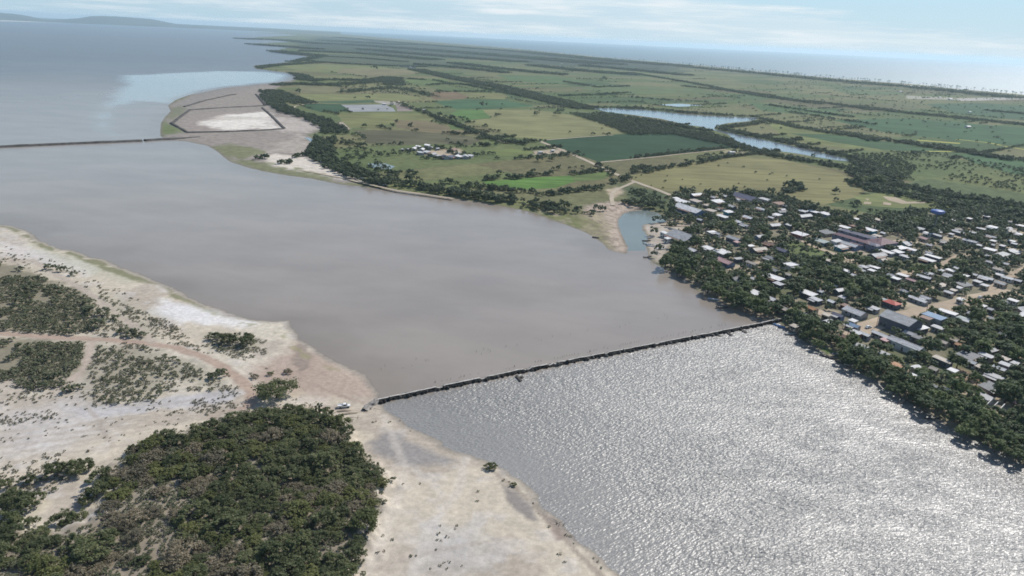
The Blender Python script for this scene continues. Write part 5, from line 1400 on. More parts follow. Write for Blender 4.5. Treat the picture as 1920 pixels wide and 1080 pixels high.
for a, b, rad in ((907, 203, 8), (933, 219, 6), (1005, 217, 6), (1045, 217, 8), (1050, 213, 8), (1112, 253, 4), (1012, 303, 5), (1034, 302, 5), (770, 240, 5), (736, 239, 4), (717, 239, 3.6), (683, 239, 4), (1568, 364, 4), (1622, 362, 5), (1300, 355, 2.5), (1607, 386, 4), (1631, 397, 3),
                  (848, 226, 7), (824, 219, 6), (835, 223, 5), (885, 251, 3), (868, 255, 3), (1485, 352, 6), (1495, 352, 6), (1475, 354, 5), (1500, 354, 5), (700, 131, 12), (1133, 152, 12), (822, 176, 9), (795, 178, 8), (797, 184, 8), (690, 186, 6), (560, 176, 8), (1605, 348, 7), (1625, 346, 8), (1645, 348, 8)):
    p = P(a, b, ZP); FAR.append((p[0], p[1], rad))
# hedges along the parcel edges
rp = np.random.RandomState(303)
ca_, sa_ = math.cos(PARCEL), math.sin(PARCEL)
hp = []
for _ in range(260):
    c = P(rp.uniform(640, 1950), rp.uniform(95, 300), ZP)
    if c[1] > 9000: continue
    V = -c[0] * sa_ + c[1] * ca_; U = c[0] * ca_ + c[1] * sa_
    V = round(V / 58.0) * 58.0 if rp.uniform() < .75 else V
    Lh = rp.uniform(60, 260); along_u = rp.uniform() < .75
    for q in np.arange(0, Lh, rp.uniform(3.5, 11)):
        uu, vv = (U + q, V) if along_u else (U, V + q)
        uu += rp.normal(0, 1.2); vv += rp.normal(0, 1.2)
        hp.append((uu * ca_ - vv * sa_, uu * sa_ + vv * ca_, rp.uniform(1.2, 3.6)))
hp = np.array(hp)
nof = np.zeros(len(hp), bool)
for n_, pts_, c_, v_ in FIELDS: nof |= sdf(hp[:, 0], hp[:, 1], PP(pts_, ZP)) > 4
hp = hp[~nof & dry(hp[:, 0], hp[:, 1], hp[:, 2]) & (sdf(hp[:, 0], hp[:, 1], PP(TOWN, ZP)) < -5) & (sdf(hp[:, 0], hp[:, 1], PP(MUD, ZP)) < -40)]
FAR += [tuple(e) for e in hp]
_f = np.array(FAR); _k = sdf(_f[:, 0], _f[:, 1], Fpoly) > _f[:, 2] * .8 + 3
FAR = [e for e, k in zip(FAR, _k) if k]
# far bands towards the coast
COASTB = [([(640, 70), (800, 84), (980, 97), (1140, 112.5), (1273, 123)], 160, .5), ([(640, 82), (800, 93), (980, 107), (1140, 120)], 200, .4), ([(680, 92), (820, 104), (980, 116)], 90, .4), ([(560, 95), (680, 100), (820, 112)], 70, .4), ([(620, 76), (760, 84)], 300, .3),
          ([(1000, 122), (1100, 133), (1200, 140)], 60, .5), ([(1090, 122), (1180, 130), (1290, 141)], 50, .5), ([(850, 118), (950, 130), (1060, 140)], 40, .4), ([(1273, 124), (1420, 137), (1550, 150), (1720, 164), (1913, 184)], 60, .35), ([(780, 120), (860, 126), (950, 136)], 30, .5),
          ([(470, 82.5), (520, 86), (600, 92)], 60, .6), ([(450, 72.5), (520, 74), (600, 82)], 120, .5), ([(518, 95.5), (560, 101), (600, 104)], 60, .6)]
FARC = []
for k, (q, h, d) in enumerate(COASTB): FARC += along(q, h, d * 1.3, 3.2, 6.5, 190 + k)

# the trees that show largest become things, the rest one mass
allT = [(x, y, rad, 0) for x, y, rad in T_all] + [(x, y, rad, 1) for x, y, rad in FAR]
def shows(e):
    p = PIX((e[0], e[1], ZP + e[2])); return -10 < p[0] < 1930 and p[1] < 1090
vis = [e for e in allT if shows(e)]
vis.sort(key=lambda e: -e[2] * pxm(e))
NT_IND = 288
chosen = vis[:NT_IND]; rest = [e for e in allT if e not in set(chosen)]
titems = []
for k, (x, y, rad, far) in enumerate(chosen):
    m = TREES[rt.randint(8)] if rt.uniform() < .8 else TREES[5 + rt.randint(3)]
    o = plant('tree', m, x, y, ZP - .1, rad / 4.2, rt.uniform(0, 6.28), rt.uniform(.8, 1.12), 'tree', 'trees of the lagoon town')
    size = 'broad' if rad > 4.6 else ('small' if rad < 3.3 else 'middling')
    titems.append((o, f'{size} {m[2]} tree', tuple(PIX((x, y, ZP + rad)))))
auto_labels(titems, dict(LM, **{'the mangrove strip beside the glittering channel': (1770, 770), 'the shore grass patch': (1545, 655), 'the far mangrove point': (1900, 850), 'the sandy shore before the dike': (1400, 580), 'the shore trees across the street': (1640, 690)}))
# coconut palms of the town
pal = []
for a, b in ((1555, 605), (1570, 612), (1585, 604), (1560, 622), (1578, 622), (1545, 615), (1592, 615), (1350, 462), (1365, 470), (1372, 462), (1390, 470), (1402, 458), (1590, 430), (1600, 434), (1560, 425), (1870, 640), (1830, 625), (1810, 650), (1860, 615), (1890, 620), (1610, 545), (1625, 540), (1500, 530), (1440, 500),
             (1700, 700), (1725, 715), (1790, 720), (1820, 735), (1765, 705), (1660, 530), (1640, 545), (1900, 720), (1560, 520), (1575, 514), (1690, 545), (1370, 540), (1345, 530), (1900, 600), (1875, 575), (1815, 545)):
    p = P(a, b, ZP + 6)
    o = plant('palm_tree', PALMS[rt.randint(4)], p[0], p[1], ZP - .1, rt.uniform(.75, 1.05), rt.uniform(0, 6.28), 1.0, 'palm tree', 'coconut palms of the lagoon town')
    pal.append((o, 'coconut palm with drooping fronds', (a, b)))
auto_labels(pal, LM)
# everything smaller or farther: one wood
recs = [(x, y, rad, rt.uniform(.85, 1.25), rt.uniform(0, .4)) for x, y, rad, _ in rest]
near = [e for e in recs if math.hypot(e[0], e[1]) < 1500]; fr = [e for e in recs if math.hypot(e[0], e[1]) >= 1500] + [(x, y, rad, rt.uniform(.9, 1.3), rt.uniform(0, .4)) for x, y, rad in FARC]
mass('woodland', near, T_far, M['wood'], ZP - .1, 'lesser trees and hedges of the town, the lagoon margin and the nearer fields', 'woodland')
mass('distant_woodland', fr, T_far2, M['wood'], ZP - .1, 'belts of trees and hedgerows far across the plain', 'woodland')
# palms standing along the ocean coast
pv, pf, pt = [], [], []
for i in range(3):
    me = PALMS[i][0]; tr = PALMS[i][1]
    def arr(m):
        v = np.empty(len(m.vertices) * 3, np.float32); m.vertices.foreach_get('co', v); return v.reshape(-1, 3)
rc = np.random.RandomState(131)
T_palm = []
for i in range(4):
    r = np.random.RandomState(140 + i); V = []; F = []; T = []
    def quad(a, b, c, d, t):
        o = len(V); V.extend([a, b, c, d]); F.append((o, o + 1, o + 2, o + 3)); T.extend([t] * 4)
    for s in ((.03, 0), (0, .03)):
        quad((-s[0], -s[1], 0), (s[0], s[1], 0), (s[0], s[1], 1), (-s[0], -s[1], 1), .2)
    for k in range(9):
        a = 6.28 * k / 9 + r.uniform(-.2, .2); d = np.array([math.cos(a), math.sin(a), 0]); n = np.array([-d[1], d[0], 0]) * .07
        m = np.array([0, 0, 1.0]) + d * .2 + np.array([0, 0, .06]); e = np.array([0, 0, 1.0]) + d * .36 + np.array([0, 0, -.12])
        c = np.array([0, 0, 1.0])
        quad(c - n * .3, m - n, m + n, c + n * .3, r.uniform(0, 1)); quad(m - n, e, e + n * .1, m + n, r.uniform(0, 1))
    T_palm.append((np.array(V), np.array(F), np.array(T)))
prec = []
for q, h, n in (([(1273, 121), (1420, 134.5), (1550, 147), (1720, 160.5), (1913, 180), (2100, 195)], 30, 230), ([(1300, 126), (1550, 151), (1913, 186)], 110, 160), ([(900, 88), (1140, 110.5), (1273, 121)], 60, 120)):
    g = PP(q, ZP); L = np.r_[0, np.cumsum(np.linalg.norm(np.diff(g, axis=0), axis=1))]
    for s in rc.uniform(0, L[-1], n):
        x = np.interp(s, L, g[:, 0]) + rc.normal(0, h * .5); y = np.interp(s, L, g[:, 1]) - abs(rc.normal(0, h))
        prec.append((x, y, rc.uniform(11, 19), 1.0, rc.uniform(0, .3)))
mass('coastal_palms', prec, T_palm, M['wood'], ZP - .1, 'tall palms lining the ocean beach', 'palms')

# ------------------------------------------------------------------ dikes and levees


def levee(name, pts, top_w, slope, h, label, cat, mat, closed=False, z0=-.3, amp=.5, seed=1, crest=None, gaps=(), seg=3.0):
    """embankment swept along a line: rough flanks, level crest"""
    p = wiggle(np.asarray(pts), seg, .4, seed, closed)
    if closed: p = np.r_[p, p[:1]]
    t = np.gradient(p, axis=0); t /= np.linalg.norm(t, axis=1)[:, None] + 1e-9
    nn = np.stack([-t[:, 1], t[:, 0]], 1)
    prof = [(-1, 0), (-.72, .45), (-.5, .85), (-.42, 1), (.42, 1), (.5, .85), (.72, .45), (1, 0)]
    r = np.random.RandomState(seed); V = []
    hs = h * (.88 + .24 * vnoise(np.arange(len(p)) * .35, np.zeros(len(p)), seed))
    for a, b, k in gaps:
        n = len(p); hs[int(a * n):int(b * n) + 1] *= k
    for i in range(len(p)):
        for u, g in prof:
            o = u * (top_w * .5 + slope) if abs(u) > .45 else u / .42 * top_w * .5
            jit = amp if .2 < g < .95 else amp * .35
            q = p[i] + nn[i] * (o + r.uniform(-jit, jit))
            V.append((q[0], q[1], z0 + (hs[i] - z0) * g + r.uniform(-.2, .2) * amp * (g > 0)))
    m = len(prof); idx = np.arange(len(p) * m).reshape(-1, m)
    f = np.stack([idx[:-1, :-1], idx[1:, :-1], idx[1:, 1:], idx[:-1, 1:]], -1).reshape(-1, 4)
    c = p.mean(0); V = np.array(V) - np.array([c[0], c[1], 0])
    o = empty(name, (c[0], c[1], 0)); tag(o, label, cat)
    link('flank', make_mesh('flank', V, f), o, mat)
    if crest is not None:
        cv = []
        for i in range(len(p)):
            for s in (-1, 1):
                q = p[i] + nn[i] * s * top_w * .42 * r.uniform(.75, 1.0); cv.append((q[0] - c[0], q[1] - c[1], hs[i] + .12 + .1 * amp))
        idx = np.arange(len(p) * 2).reshape(-1, 2)
        link('crest', make_mesh('crest', cv, np.stack([idx[:-1, 0], idx[1:, 0], idx[1:, 1], idx[:-1, 1]], -1)), o, crest)
    return o


A0, B0 = P(703, 755)[:2], P(1462, 600)[:2]
mid = [A0 + (B0 - A0) * u + np.array([0, 1.2 * math.sin(u * 5)]) for u in np.linspace(0, 1, 12)]
levee('rock_dike', mid, 1.1, 1.2, 1.2, 'long dark rock dike with a pale crest path across the channel', 'dike', M['rock'], amp=.6, seed=4, crest=plain('crest_path', (.44, .42, .385), .9, .25, .5), seg=1.1,
      gaps=((.12, .13, .5), (.205, .215, .35), (.30, .31, .45), (.355, .36, .4), (.37, .375, .4), (.49, .495, .5), (.62, .625, .5)))
DK = [o for o in COL.objects if o.name == 'rock_dike'][0]
BLD = []
for i in range(6):
    rb_ = np.random.RandomState(40 + i); b = MB(); V = []; nn_, mm_ = 8, 6
    for j in range(mm_):
        for k in range(nn_):
            th_ = math.pi * j / (mm_ - 1); q = np.array([math.sin(th_) * math.cos(6.283 * k / nn_), math.sin(th_) * math.sin(6.283 * k / nn_), math.cos(th_)])
            V.append(q * np.array([1.0, .8, .75]) * (1 + .22 * math.sin(3 * q[0] + i) * math.cos(4 * q[1] - i) + rb_.uniform(-.07, .07)))
    BLD.append(make_mesh('boulder', V, [(j * nn_ + k, (j + 1) * nn_ + k, (j + 1) * nn_ + (k + 1) % nn_, j * nn_ + (k + 1) % nn_) for j in range(mm_ - 1) for k in range(nn_)]))
    BLD[-1].materials.append([M['rock'], plain('mid_stone', (.105, .096, .086), .95, .4, .8, .1)][i % 3 == 0])
rb_ = np.random.RandomState(8)
for k in range(98):
    u_ = (k + rb_.uniform(.1, .9)) / 98; c_ = A0 + (B0 - A0) * u_ + np.array([0, 1.2 * math.sin(u_ * 5)]); d_ = (B0 - A0) / np.linalg.norm(B0 - A0); n_ = np.array([d_[1], -d_[0]])
    c_ = c_ + n_ * rb_.uniform(.7, 1.9); o = link('boulder', BLD[rb_.randint(6)], DK); o.location = (c_[0] - DK.location[0], c_[1] - DK.location[1], rb_.uniform(.1, 1.0)); o.rotation_euler = rb_.uniform(0, 6.28, 3); o.scale = (rb_.uniform(.6, 1.25),) * 3
levee('rubble_ramp', PP([(708, 754), (692, 762), (683, 772)]), 1.0, 1.2, 1.5, 'low rubble ramp where the rock dike meets the sand', 'rubble ramp', plain('pale_rubble', (.26, .24, .215), .95, .4, .9), amp=.5, seed=6, seg=.9, z0=.3)
levee('lagoon_levee', PP([(-200, 290), (0, 276), (90, 272), (180, 268), (266, 264.5)]), 4, 4, 1.9, 'long dark levee running far out across the upper lagoon', 'levee', M['levee'], amp=.8, seed=7, seg=5)
levee('lagoon_levee', PP([(272, 264), (300, 262), (340, 260.5), (375, 258.5)]), 4, 4, 1.9, 'shorter dark levee past the gap, touching the mud flat', 'levee', M['levee'], amp=.8, seed=8, seg=5)
levee('salt_pan_wall', PP([(322, 233), (352, 251), (420, 249.5), (484, 247), (529, 244), (531, 243)]), 2.2, 2.2, 2.9, 'dark earth wall along the lower side of the white salt pan', 'earth wall', M['levee'], z0=1.2, amp=.5, seed=9, seg=5)
levee('salt_pan_wall', PP([(322, 233), (355, 208.5), (420, 203.5), (497, 200)]), 2.2, 2.2, 2.9, 'dark earth wall between the white salt pan and the upper pan', 'earth wall', M['levee'], z0=1.2, amp=.5, seed=10, seg=5)
levee('salt_pan_wall', PP([(492, 204), (507, 217), (533, 243)]), 2.2, 2.2, 2.9, 'dark earth wall slanting along the landward side of the white salt pan', 'earth wall', M['levee'], z0=1.2, amp=.5, seed=11, seg=5)
levee('salt_pan_wall', PP([(346, 202), (385, 190), (430, 180), (442, 178.5)]), 2.2, 2.2, 2.9, 'dark earth wall on the lagoon side of the upper pan', 'earth wall', M['levee'], z0=1.2, amp=.5, seed=12, seg=5)
levee('salt_pan_wall', PP([(480, 178), (487, 186), (497, 199)]), 2.2, 2.2, 2.9, 'short dark earth wall on the landward side of the upper pan', 'earth wall', M['levee'], z0=1.2, amp=.5, seed=13, seg=5)


def stick(name, pts, rad, mat, label, cat, extra=(), group=None):
    pts = [np.array(p, float) for p in pts]
    c = pts[0]; b = MB(); b.tube([p - c for p in pts], rad, 6)
    for e in extra: b.tube([np.array(p, float) - c for p in e], rad * .6, 5)
    o = link(name, b.mesh(name, mat)); o.location = c
    return tag(o, label, cat, group)


wood = plain('wet_timber', (.07, .06, .05), .85, .3, 1.0)


def jetty(a, b, label):
    p, q = P(*a, .6), P(*b, .6); d = q - p; L = float(np.hypot(d[0], d[1])); o = empty('jetty', (p[0], p[1], 0), math.atan2(d[1], d[0]))
    m = MB(); m.box(0, L, -.55, .55, .55, .7); link('deck', m.mesh('deck', wood), o)
    for k in range(3):
        for s in (-1, 1):
            m = MB(); x = L * (.15 + .38 * k); m.box(x - .12, x + .12, s * .42 - .12, s * .42 + .12, -1, .545); link('post', m.mesh('post', wood), o)
    tag(o, label, 'jetty')


jetty((968, 703), (977, 714), 'short dark jetty with a cross arm below the middle of the rock dike')
jetty((974, 707), (981, 706), 'tiny cross stage beside the short jetty at the middle of the dike')
jetty((1363, 622), (1372, 628), 'little dark jetty on the dike, the one farther from town')
jetty((1388, 616), (1400, 623), 'longer dark jetty on the dike, the one nearest the town shore')
stick('driftwood_log', [P(1336, 627, .2), P(1352, 630, .25)], .3, wood, 'dark log floating against the dike left of the little jetty', 'log')
stick('fallen_branch', [P(1683, 757, .3), P(1695, 754, .9), P(1706, 748, 1.6)], .22, wood, 'fallen branch leaning from the mangroves into the bright water', 'branch', [[P(1695, 754, .9), P(1700, 757, .4)]])
stick('fallen_branch', [P(1733, 785, .2), P(1745, 785, .5), P(1762, 784, 1.0)], .25, wood, 'thin dead branch lying flat on the water below the mangroves', 'branch')
# fishing stakes upstream of the dike
stake_m = []
for i in range(4):
    b = MB(); rs = np.random.RandomState(i); b.tube([(0, 0, -1), (rs.uniform(-.15, .15), rs.uniform(-.15, .15), .55 + .2 * i)], [.07, .05], 5); stake_m.append(b.mesh('stake', wood))
rs = np.random.RandomState(17)
u = (B0 - A0) / np.linalg.norm(B0 - A0); n = np.array([-u[1], u[0]]); L = np.linalg.norm(B0 - A0)
row = [(s, 7 + rs.normal(0, .5), 0) for s in np.concatenate([rs.uniform(.12, .22, 12), rs.uniform(.24, .30, 5), rs.uniform(.33, .37, 6), np.linspace(.385, .44, 10), rs.uniform(.46, .53, 8), np.linspace(.545, .60, 10), np.linspace(.64, .78, 16), rs.uniform(.80, .86, 6)])]
row += [(s, 30 + rs.normal(0, 2), 1) for s in np.concatenate([rs.uniform(.03, .16, 7), rs.uniform(.2, .55, 14), rs.uniform(.6, .8, 7)])]
for s, d, far in row:
    c = A0 + u * L * s + n * d
    o = link('fishing_stake', stake_m[rs.randint(4)]); o.location = (c[0], c[1], 0); o.rotation_euler = (0, 0, rs.uniform(0, 6))
    part = 'bank end' if s < .3 else ('middle' if s < .6 else 'town end')
    tag(o, f'thin wooden stake in the {"outer sparse" if far else "inner"} row above the {part} of the dike', 'stake', f'{"outer" if far else "inner"} stakes by the {part} of the dike')


# ------------------------------------------------------------------ boats, pickup, mounds
def boat(px, py, rz, L, col, label, z=0.05, motor=False):
    p = P(px, py, z); o = empty('boat', (p[0], p[1], z), rz)
    b = MB(); ns = 9; V = []
    for i in range(ns):
        t = i / (ns - 1); x = (t - .5) * L; w = .85 * (1 - (2 * abs(t - .42)) ** 3 * (.95 if t > .42 else .35)); w = max(w, .05); sh = .62 + .45 * max(0, t - .5) ** 2 * 2
        V += [(x, -w, sh), (x, -w * .8, .12), (x, 0, 0 + .25 * max(0, t - .8)), (x, w * .8, .12), (x, w, sh), (x, w * .86, sh), (x, w * .62, .22), (x, -w * .62, .22), (x, -w * .86, sh)]
    F = []
    for i in range(ns - 1):
        for j in range(9):
            F.append((i * 9 + j, (i + 1) * 9 + j, (i + 1) * 9 + (j + 1) % 9, i * 9 + (j + 1) % 9))
    F += [tuple(range(9)), tuple((ns - 1) * 9 + k for k in range(9))[::-1]]
    b.add(V, F); link('hull', b.mesh('hull', plain('hull_paint', col, .5, .1), True), o)
    for k in (-.2, .08):
        b = MB(); b.box(L * k - .14, L * k + .14, -.62, .62, .40, .46); link('seat', b.mesh('seat', plain('boat_seat', (.45, .42, .38), .7)), o)
    if motor:
        b = MB(); b.box(-L * .5 - .42, -L * .5 - .03, -.2, .2, .45, 1.05); b.box(-L * .5 - .28, -L * .5 - .14, -.06, .06, -.2, .445); link('outboard_motor', b.mesh('outboard_motor', M['glass']), o)
    tag(o, label, 'boat')


wht, drk, blu = (.72, .72, .70), (.05, .05, .05), (.18, .30, .50)
boat(1212, 452, .1, 7, drk, 'dark canoe lying along the inlet shore')
boat(1214, 458, -.5, 7, wht, 'white skiff half in the water, lowest at the inlet mouth', motor=True)
boat(1219, 462, -.8, 7, (.5, .52, .55), 'grey skiff beside the white one at the inlet mouth')
boat(1235, 461, -.2, 9, wht, 'broad white boat hauled onto the inlet sand', .9, True)
boat(1240, 467, .2, 9, (.62, .64, .64), 'pale boat hauled up below the broad white boat', 1.0)
boat(1220, 446, .3, 6, (.3, .3, .3), 'small grey boat at the muddy inlet edge', .4)
boat(1247, 441, -.9, 6, wht, 'white boat standing on sand before the white hut by the inlet', 1.4)
boat(1214, 482, .4, 7, drk, 'dark canoe on the beach below the inlet mouth', .2)
boat(1461, 612, -.9, 8, blu, 'blue and white boat moored where the dike reaches town', 0.05, True)
boat(1484, 627, .15, 8, (.30, .31, .30), 'grey canoe drawn up on the bank near the dike end', .2)
boat(1520, 637, -.2, 8, (.12, .13, .14), 'dark boat under the shore trees between dike end and grass patch', .15)
boat(1530, 642, -.2, 7, (.35, .36, .36), 'small grey boat beside the dark boat under the shore trees', .15)
boat(1553, 670, -.75, 9, (.09, .075, .065), 'long dark brown canoe beached below the bright grass patch', .15)
boat(1573, 665, .1, 8, (.14, .16, .20), 'dark boat stored on the grass patch behind the brown canoe', .9)
boat(1581, 681, -.75, 8, (.10, .085, .075), 'second brown canoe nosing out past the grass patch', .1)
boat(1594, 686, -.4, 6, (.5, .42, .36), 'tan skiff next to the second brown canoe', .1)
boat(1353, 577, .0, 7, drk, 'dark boat lying on the sandy shore short of the dike', .3)
boat(1338, 562, -.3, 7, (.55, .56, .58), 'pale skiff below the shore trees short of the dike', .15)
boat(1117, 446, -.5, 6, drk, 'dark canoe afloat by the spit across the inlet', .05)


def pickup():
    p = P(645, 761, 1.2); z = gzL(p[0], p[1]); o = empty('pickup_truck', (p[0], p[1], z), .25)
    wp = plain('white_paint', (.78, .78, .76), .35, .03); bl = plain('tyre_rubber', (.025, .025, .025), .9)
    b = MB()
    b.add([(-2.6, -.9, .5), (2.6, -.9, .5), (2.6, .9, .5), (-2.6, .9, .5), (-2.6, -.9, 1.0), (2.55, -.85, .98), (2.55, .85, .98), (-2.6, .9, 1.0)], [(3, 2, 1, 0), (4, 5, 6, 7), (0, 1, 5, 4), (1, 2, 6, 5), (2, 3, 7, 6), (3, 0, 4, 7)])
    b.box(-2.6, -.5, -.9, -.8, 1.003, 1.35); b.box(-2.6, -.5, .8, .9, 1.003, 1.35); b.box(-2.6, -2.5, -.795, .795, 1.003, 1.35)
    link('body', b.mesh('body', wp), o)
    b = MB(); b.add([(-.48, -.85, 1.003), (1.45, -.85, 1.003), (1.45, .85, 1.003), (-.48, .85, 1.003), (-.3, -.72, 1.72), (.85, -.72, 1.72), (.85, .72, 1.72), (-.3, .72, 1.72)], [(4, 5, 6, 7), (0, 1, 5, 4), (1, 2, 6, 5), (2, 3, 7, 6), (3, 0, 4, 7)])
    cab = link('cab', b.mesh('cab', wp), o)
    for s in (-1, 1):
        b = MB(); y0, y1 = s * .855, s * .76
        b.add([(-.3, y0, 1.1), (1.15, y0, 1.1), (.8, y1, 1.62), (-.22, y1, 1.62)], [(0, 1, 2, 3)]); link('window', b.mesh('window', M['glass']), cab)
    b = MB(); b.add([(1.42, -.72, 1.06), (1.42, .72, 1.06), (.9, .62, 1.68), (.9, -.62, 1.68)], [(0, 1, 2, 3)]); link('windscreen', b.mesh('windscreen', M['glass']), cab)
    for x in (-1.6, 1.65):
        for s in (-1, 1):
            b = MB(); b.tube([(x, s * .72, .38), (x, s * .95, .38)], .38, 12); link('wheel', b.mesh('wheel', bl), o)
    tag(o, 'white pickup truck parked on the sand near the rock dike', 'pickup truck')


pickup()


def car(px, py, rz, col, label):
    p = P(px, py, ZP + .25); o = empty('parked_car', (p[0], p[1], ZP + .25), rz)
    pt = plain('car_paint', col, .4, .03); bl = plain('tyre_rubber', (.025, .025, .025), .9)
    b = MB(); b.add([(-2.2, -.85, .3), (2.2, -.85, .3), (2.2, .85, .3), (-2.2, .85, .3), (-2.15, -.82, .95), (2.1, -.8, .85), (2.1, .8, .85), (-2.15, .82, .95)], [(3, 2, 1, 0), (4, 5, 6, 7), (0, 1, 5, 4), (1, 2, 6, 5), (2, 3, 7, 6), (3, 0, 4, 7)])
    link('body', b.mesh('body', pt), o)
    b = MB(); b.add([(-1.8, -.78, .94), (1.1, -.78, .90), (1.1, .78, .90), (-1.8, .78, .94), (-1.3, -.62, 1.5), (.4, -.62, 1.5), (.4, .62, 1.5), (-1.3, .62, 1.5)], [(4, 5, 6, 7), (0, 1, 5, 4), (1, 2, 6, 5), (2, 3, 7, 6), (3, 0, 4, 7)])
    c = link('cab', b.mesh('cab', pt), o)
    for s in (-1, 1):
        b = MB(); b.add([(-1.5, s * .775, 1.0), (.8, s * .775, 1.0), (.35, s * .66, 1.42), (-1.2, s * .66, 1.42)], [(0, 1, 2, 3)]); link('window', b.mesh('window', M['glass']), c)
        for x in (-1.35, 1.35):
            b = MB(); b.tube([(x, s * .65, .32), (x, s * .88, .32)], .32, 12); link('wheel', b.mesh('wheel', bl), o)
    tag(o, label, 'car')


car(1484, 452, A_ST + .4, (.05, .05, .055), 'dark car parked on the street by the green vacant lot')
car(1594, 484, A_CR, (.16, .05, .05), 'dark red car parked on the sandy street before the school')
car(1628, 615, A_ST, (.70, .70, .68), 'white car at the lagoon end of the wide dirt street')
car(1838, 559, A_ST, (.45, .47, .5), 'silver car far along the wide dirt street')
pole_wood = plain('pole_timber', (.20, .17, .13), .9)
for a, b_, lab in ((1643, 613, 'utility pole at the street beside the big grey warehouse'), (1737, 584, 'utility pole on the dirt street before the light blue store'), (1800, 569, 'utility pole at the bend of the wide dirt street'), (1502, 451, 'utility pole at the corner of the green vacant lot'),
                   (1566, 479, 'utility pole between the green vacant lot and the school'), (1642, 467, 'utility pole on the sandy street behind the school'), (1690, 455, 'utility pole near the white long roofs past the school'), (1392, 457, 'utility pole on the street leading from the inlet')):
    p = P(a, b_, ZP + .2); o = empty('utility_pole', (p[0], p[1], ZP), A_CR)
    b = MB(); b.tube([(0, 0, -.4), (0, 0, 8.5)], [.16, .11], 7); link('post', b.mesh('post', pole_wood), o)
    b = MB(); b.box(-.9, .9, .12, .22, 7.7, 7.82); link('crossarm', b.mesh('crossarm', pole_wood), o)
    b = MB(); b.tube([(.28, -.05, 6.4), (.28, -.05, 7.2)], .2, 8); link('transformer', b.mesh('transformer', WALLS['grey']), o)
    tag(o, lab, 'utility pole', 'utility poles of the town')


def mound(px, py, L, w, h, rz, label, mat):
    p = P(px, py, 1.2); z = gzL(p[0], p[1]); r = np.random.RandomState(int(px)); V = []; ns, nc = 14, 9
    for i in range(ns):
        t = i / (ns - 1) * 2 - 1; e = max(0, 1 - abs(t) ** 2.4) ** .5
        for j in range(nc):
            a = math.pi * j / (nc - 1); V.append((t * L / 2, math.cos(a) * w / 2 * e + r.uniform(-.1, .1), -.15 + math.sin(a) * h * e * r.uniform(.8, 1.1)))
    idx = np.arange(ns * nc).reshape(ns, nc)
    f = np.stack([idx[:-1, :-1], idx[1:, :-1], idx[1:, 1:], idx[:-1, 1:]], -1).reshape(-1, 4)
    o = link('sand_mound', make_mesh('sand_mound', V, f[:, ::-1], smooth=True), mat=mat); o.location = (p[0], p[1], z); o.rotation_euler = (0, 0, rz); tag(o, label, 'sand mound')


sm = plain('mound_sand', (.42, .35, .26), .95, .2, .8)
mound(645, 768, 6.5, 1.6, 1.0, .35, 'long low sand mound just below the parked pickup, the upper of two', sm)
mound(655, 773, 7.5, 1.5, .9, .4, 'long low sand mound below the pickup, the lower of two', sm)
br = plain('grey_branch', (.14, .12, .10), .9)
rb = np.random.RandomState(5)
for k, (a, b, lab) in enumerate(((660, 785, 'heap of dead grey branches on sand below the two mounds'), (690, 768, 'tangle of dead branches by the rubble ramp'), (706, 900, 'dead branches slumped down the eroded bank edge'), (695, 960, 'broken branches on the eroded bank above the sand flat'), (1050, 975, 'dark drift branches along the shore drift line'))):
    p = P(a, b, 1.2); z = gzL(p[0], p[1]); m = MB()
    for i in range(9):
        q = rb.uniform(-2.2, 2.2, 3); q[2] = rb.uniform(.05, .3); d = rb.normal(0, 1.3, 3); d[2] = rb.uniform(0, .7)
        m.tube([q, q + d * .6 + (0, 0, .1), q + d], [.10, .07, .03], 4)
    o = link('brush_heap', m.mesh('brush_heap', br)); o.location = (p[0], p[1], z); tag(o, lab, 'brush heap')

# ------------------------------------------------------------------ air
hz = bpy.data.meshes.new('haze')
hb = MB(); hb.box(-41000, 41000, -2000, 41000, -3.0, 190.0)
hz = hb.mesh('haze')
t = NT('haze_air')
v = t.n('VolumePrincipled'); v.inputs['Color'].default_value = (.68, .87, 1.0, 1); v.inputs['Density'].default_value = 4.3e-5; v.inputs['Anisotropy'].default_value = .35
t.l(v.outputs[0], t.out.inputs['Volume']); hz.materials.append(t.m)
tag(link('haze', hz), kind='stuff')

# ------------------------------------------------------------------ sun, sky, camera
SUN_AZ, SUN_EL = math.radians(43), math.radians(44)
sdir = Vector((math.sin(SUN_AZ) * math.cos(SUN_EL), math.cos(SUN_AZ) * math.cos(SUN_EL), math.sin(SUN_EL)))
sl = bpy.data.lights.new('sun', 'SUN'); sl.energy = 4.5; sl.angle = math.radians(.53); sl.color = (1, .955, .89)
so = bpy.data.objects.new('sun', sl); COL.objects.link(so); so.rotation_euler = sdir.to_track_quat('Z', 'Y').to_euler(); so.location = (0, 0, 300)

w = bpy.data.worlds.new('World'); scene.world = w; w.use_nodes = True
nt = w.node_tree; nt.nodes.clear()
N = lambda typ, **kw: [setattr(n, k, v) or n for n in [nt.nodes.new('ShaderNode' + typ)] for k, v in (kw or {'label': ''}).items()][-1]
Lk = nt.links.new
sky = N('TexSky', sky_type='NISHITA'); sky.sun_disc = False; sky.sun_elevation = SUN_EL; sky.sun_rotation = SUN_AZ; sky.altitude = 100; sky.air_density = 1.0; sky.dust_density = .6; sky.ozone_density = 2.5
bg = N('Background'); bg.inputs['Strength'].default_value = .12
outw = N('OutputWorld')
tc = N('TexCoord'); sp = N('SeparateXYZ'); Lk(tc.outputs['Generated'], sp.inputs[0])


def wmath(op, a, b=0.0, c=None):
    m = N('Math', operation=op)
    for i, q in enumerate((a, b) if c is None else (a, b, c)):
        if hasattr(q, 'links'): Lk(q, m.inputs[i])
        else: m.inputs[i].default_value = q
    return m.outputs[0]


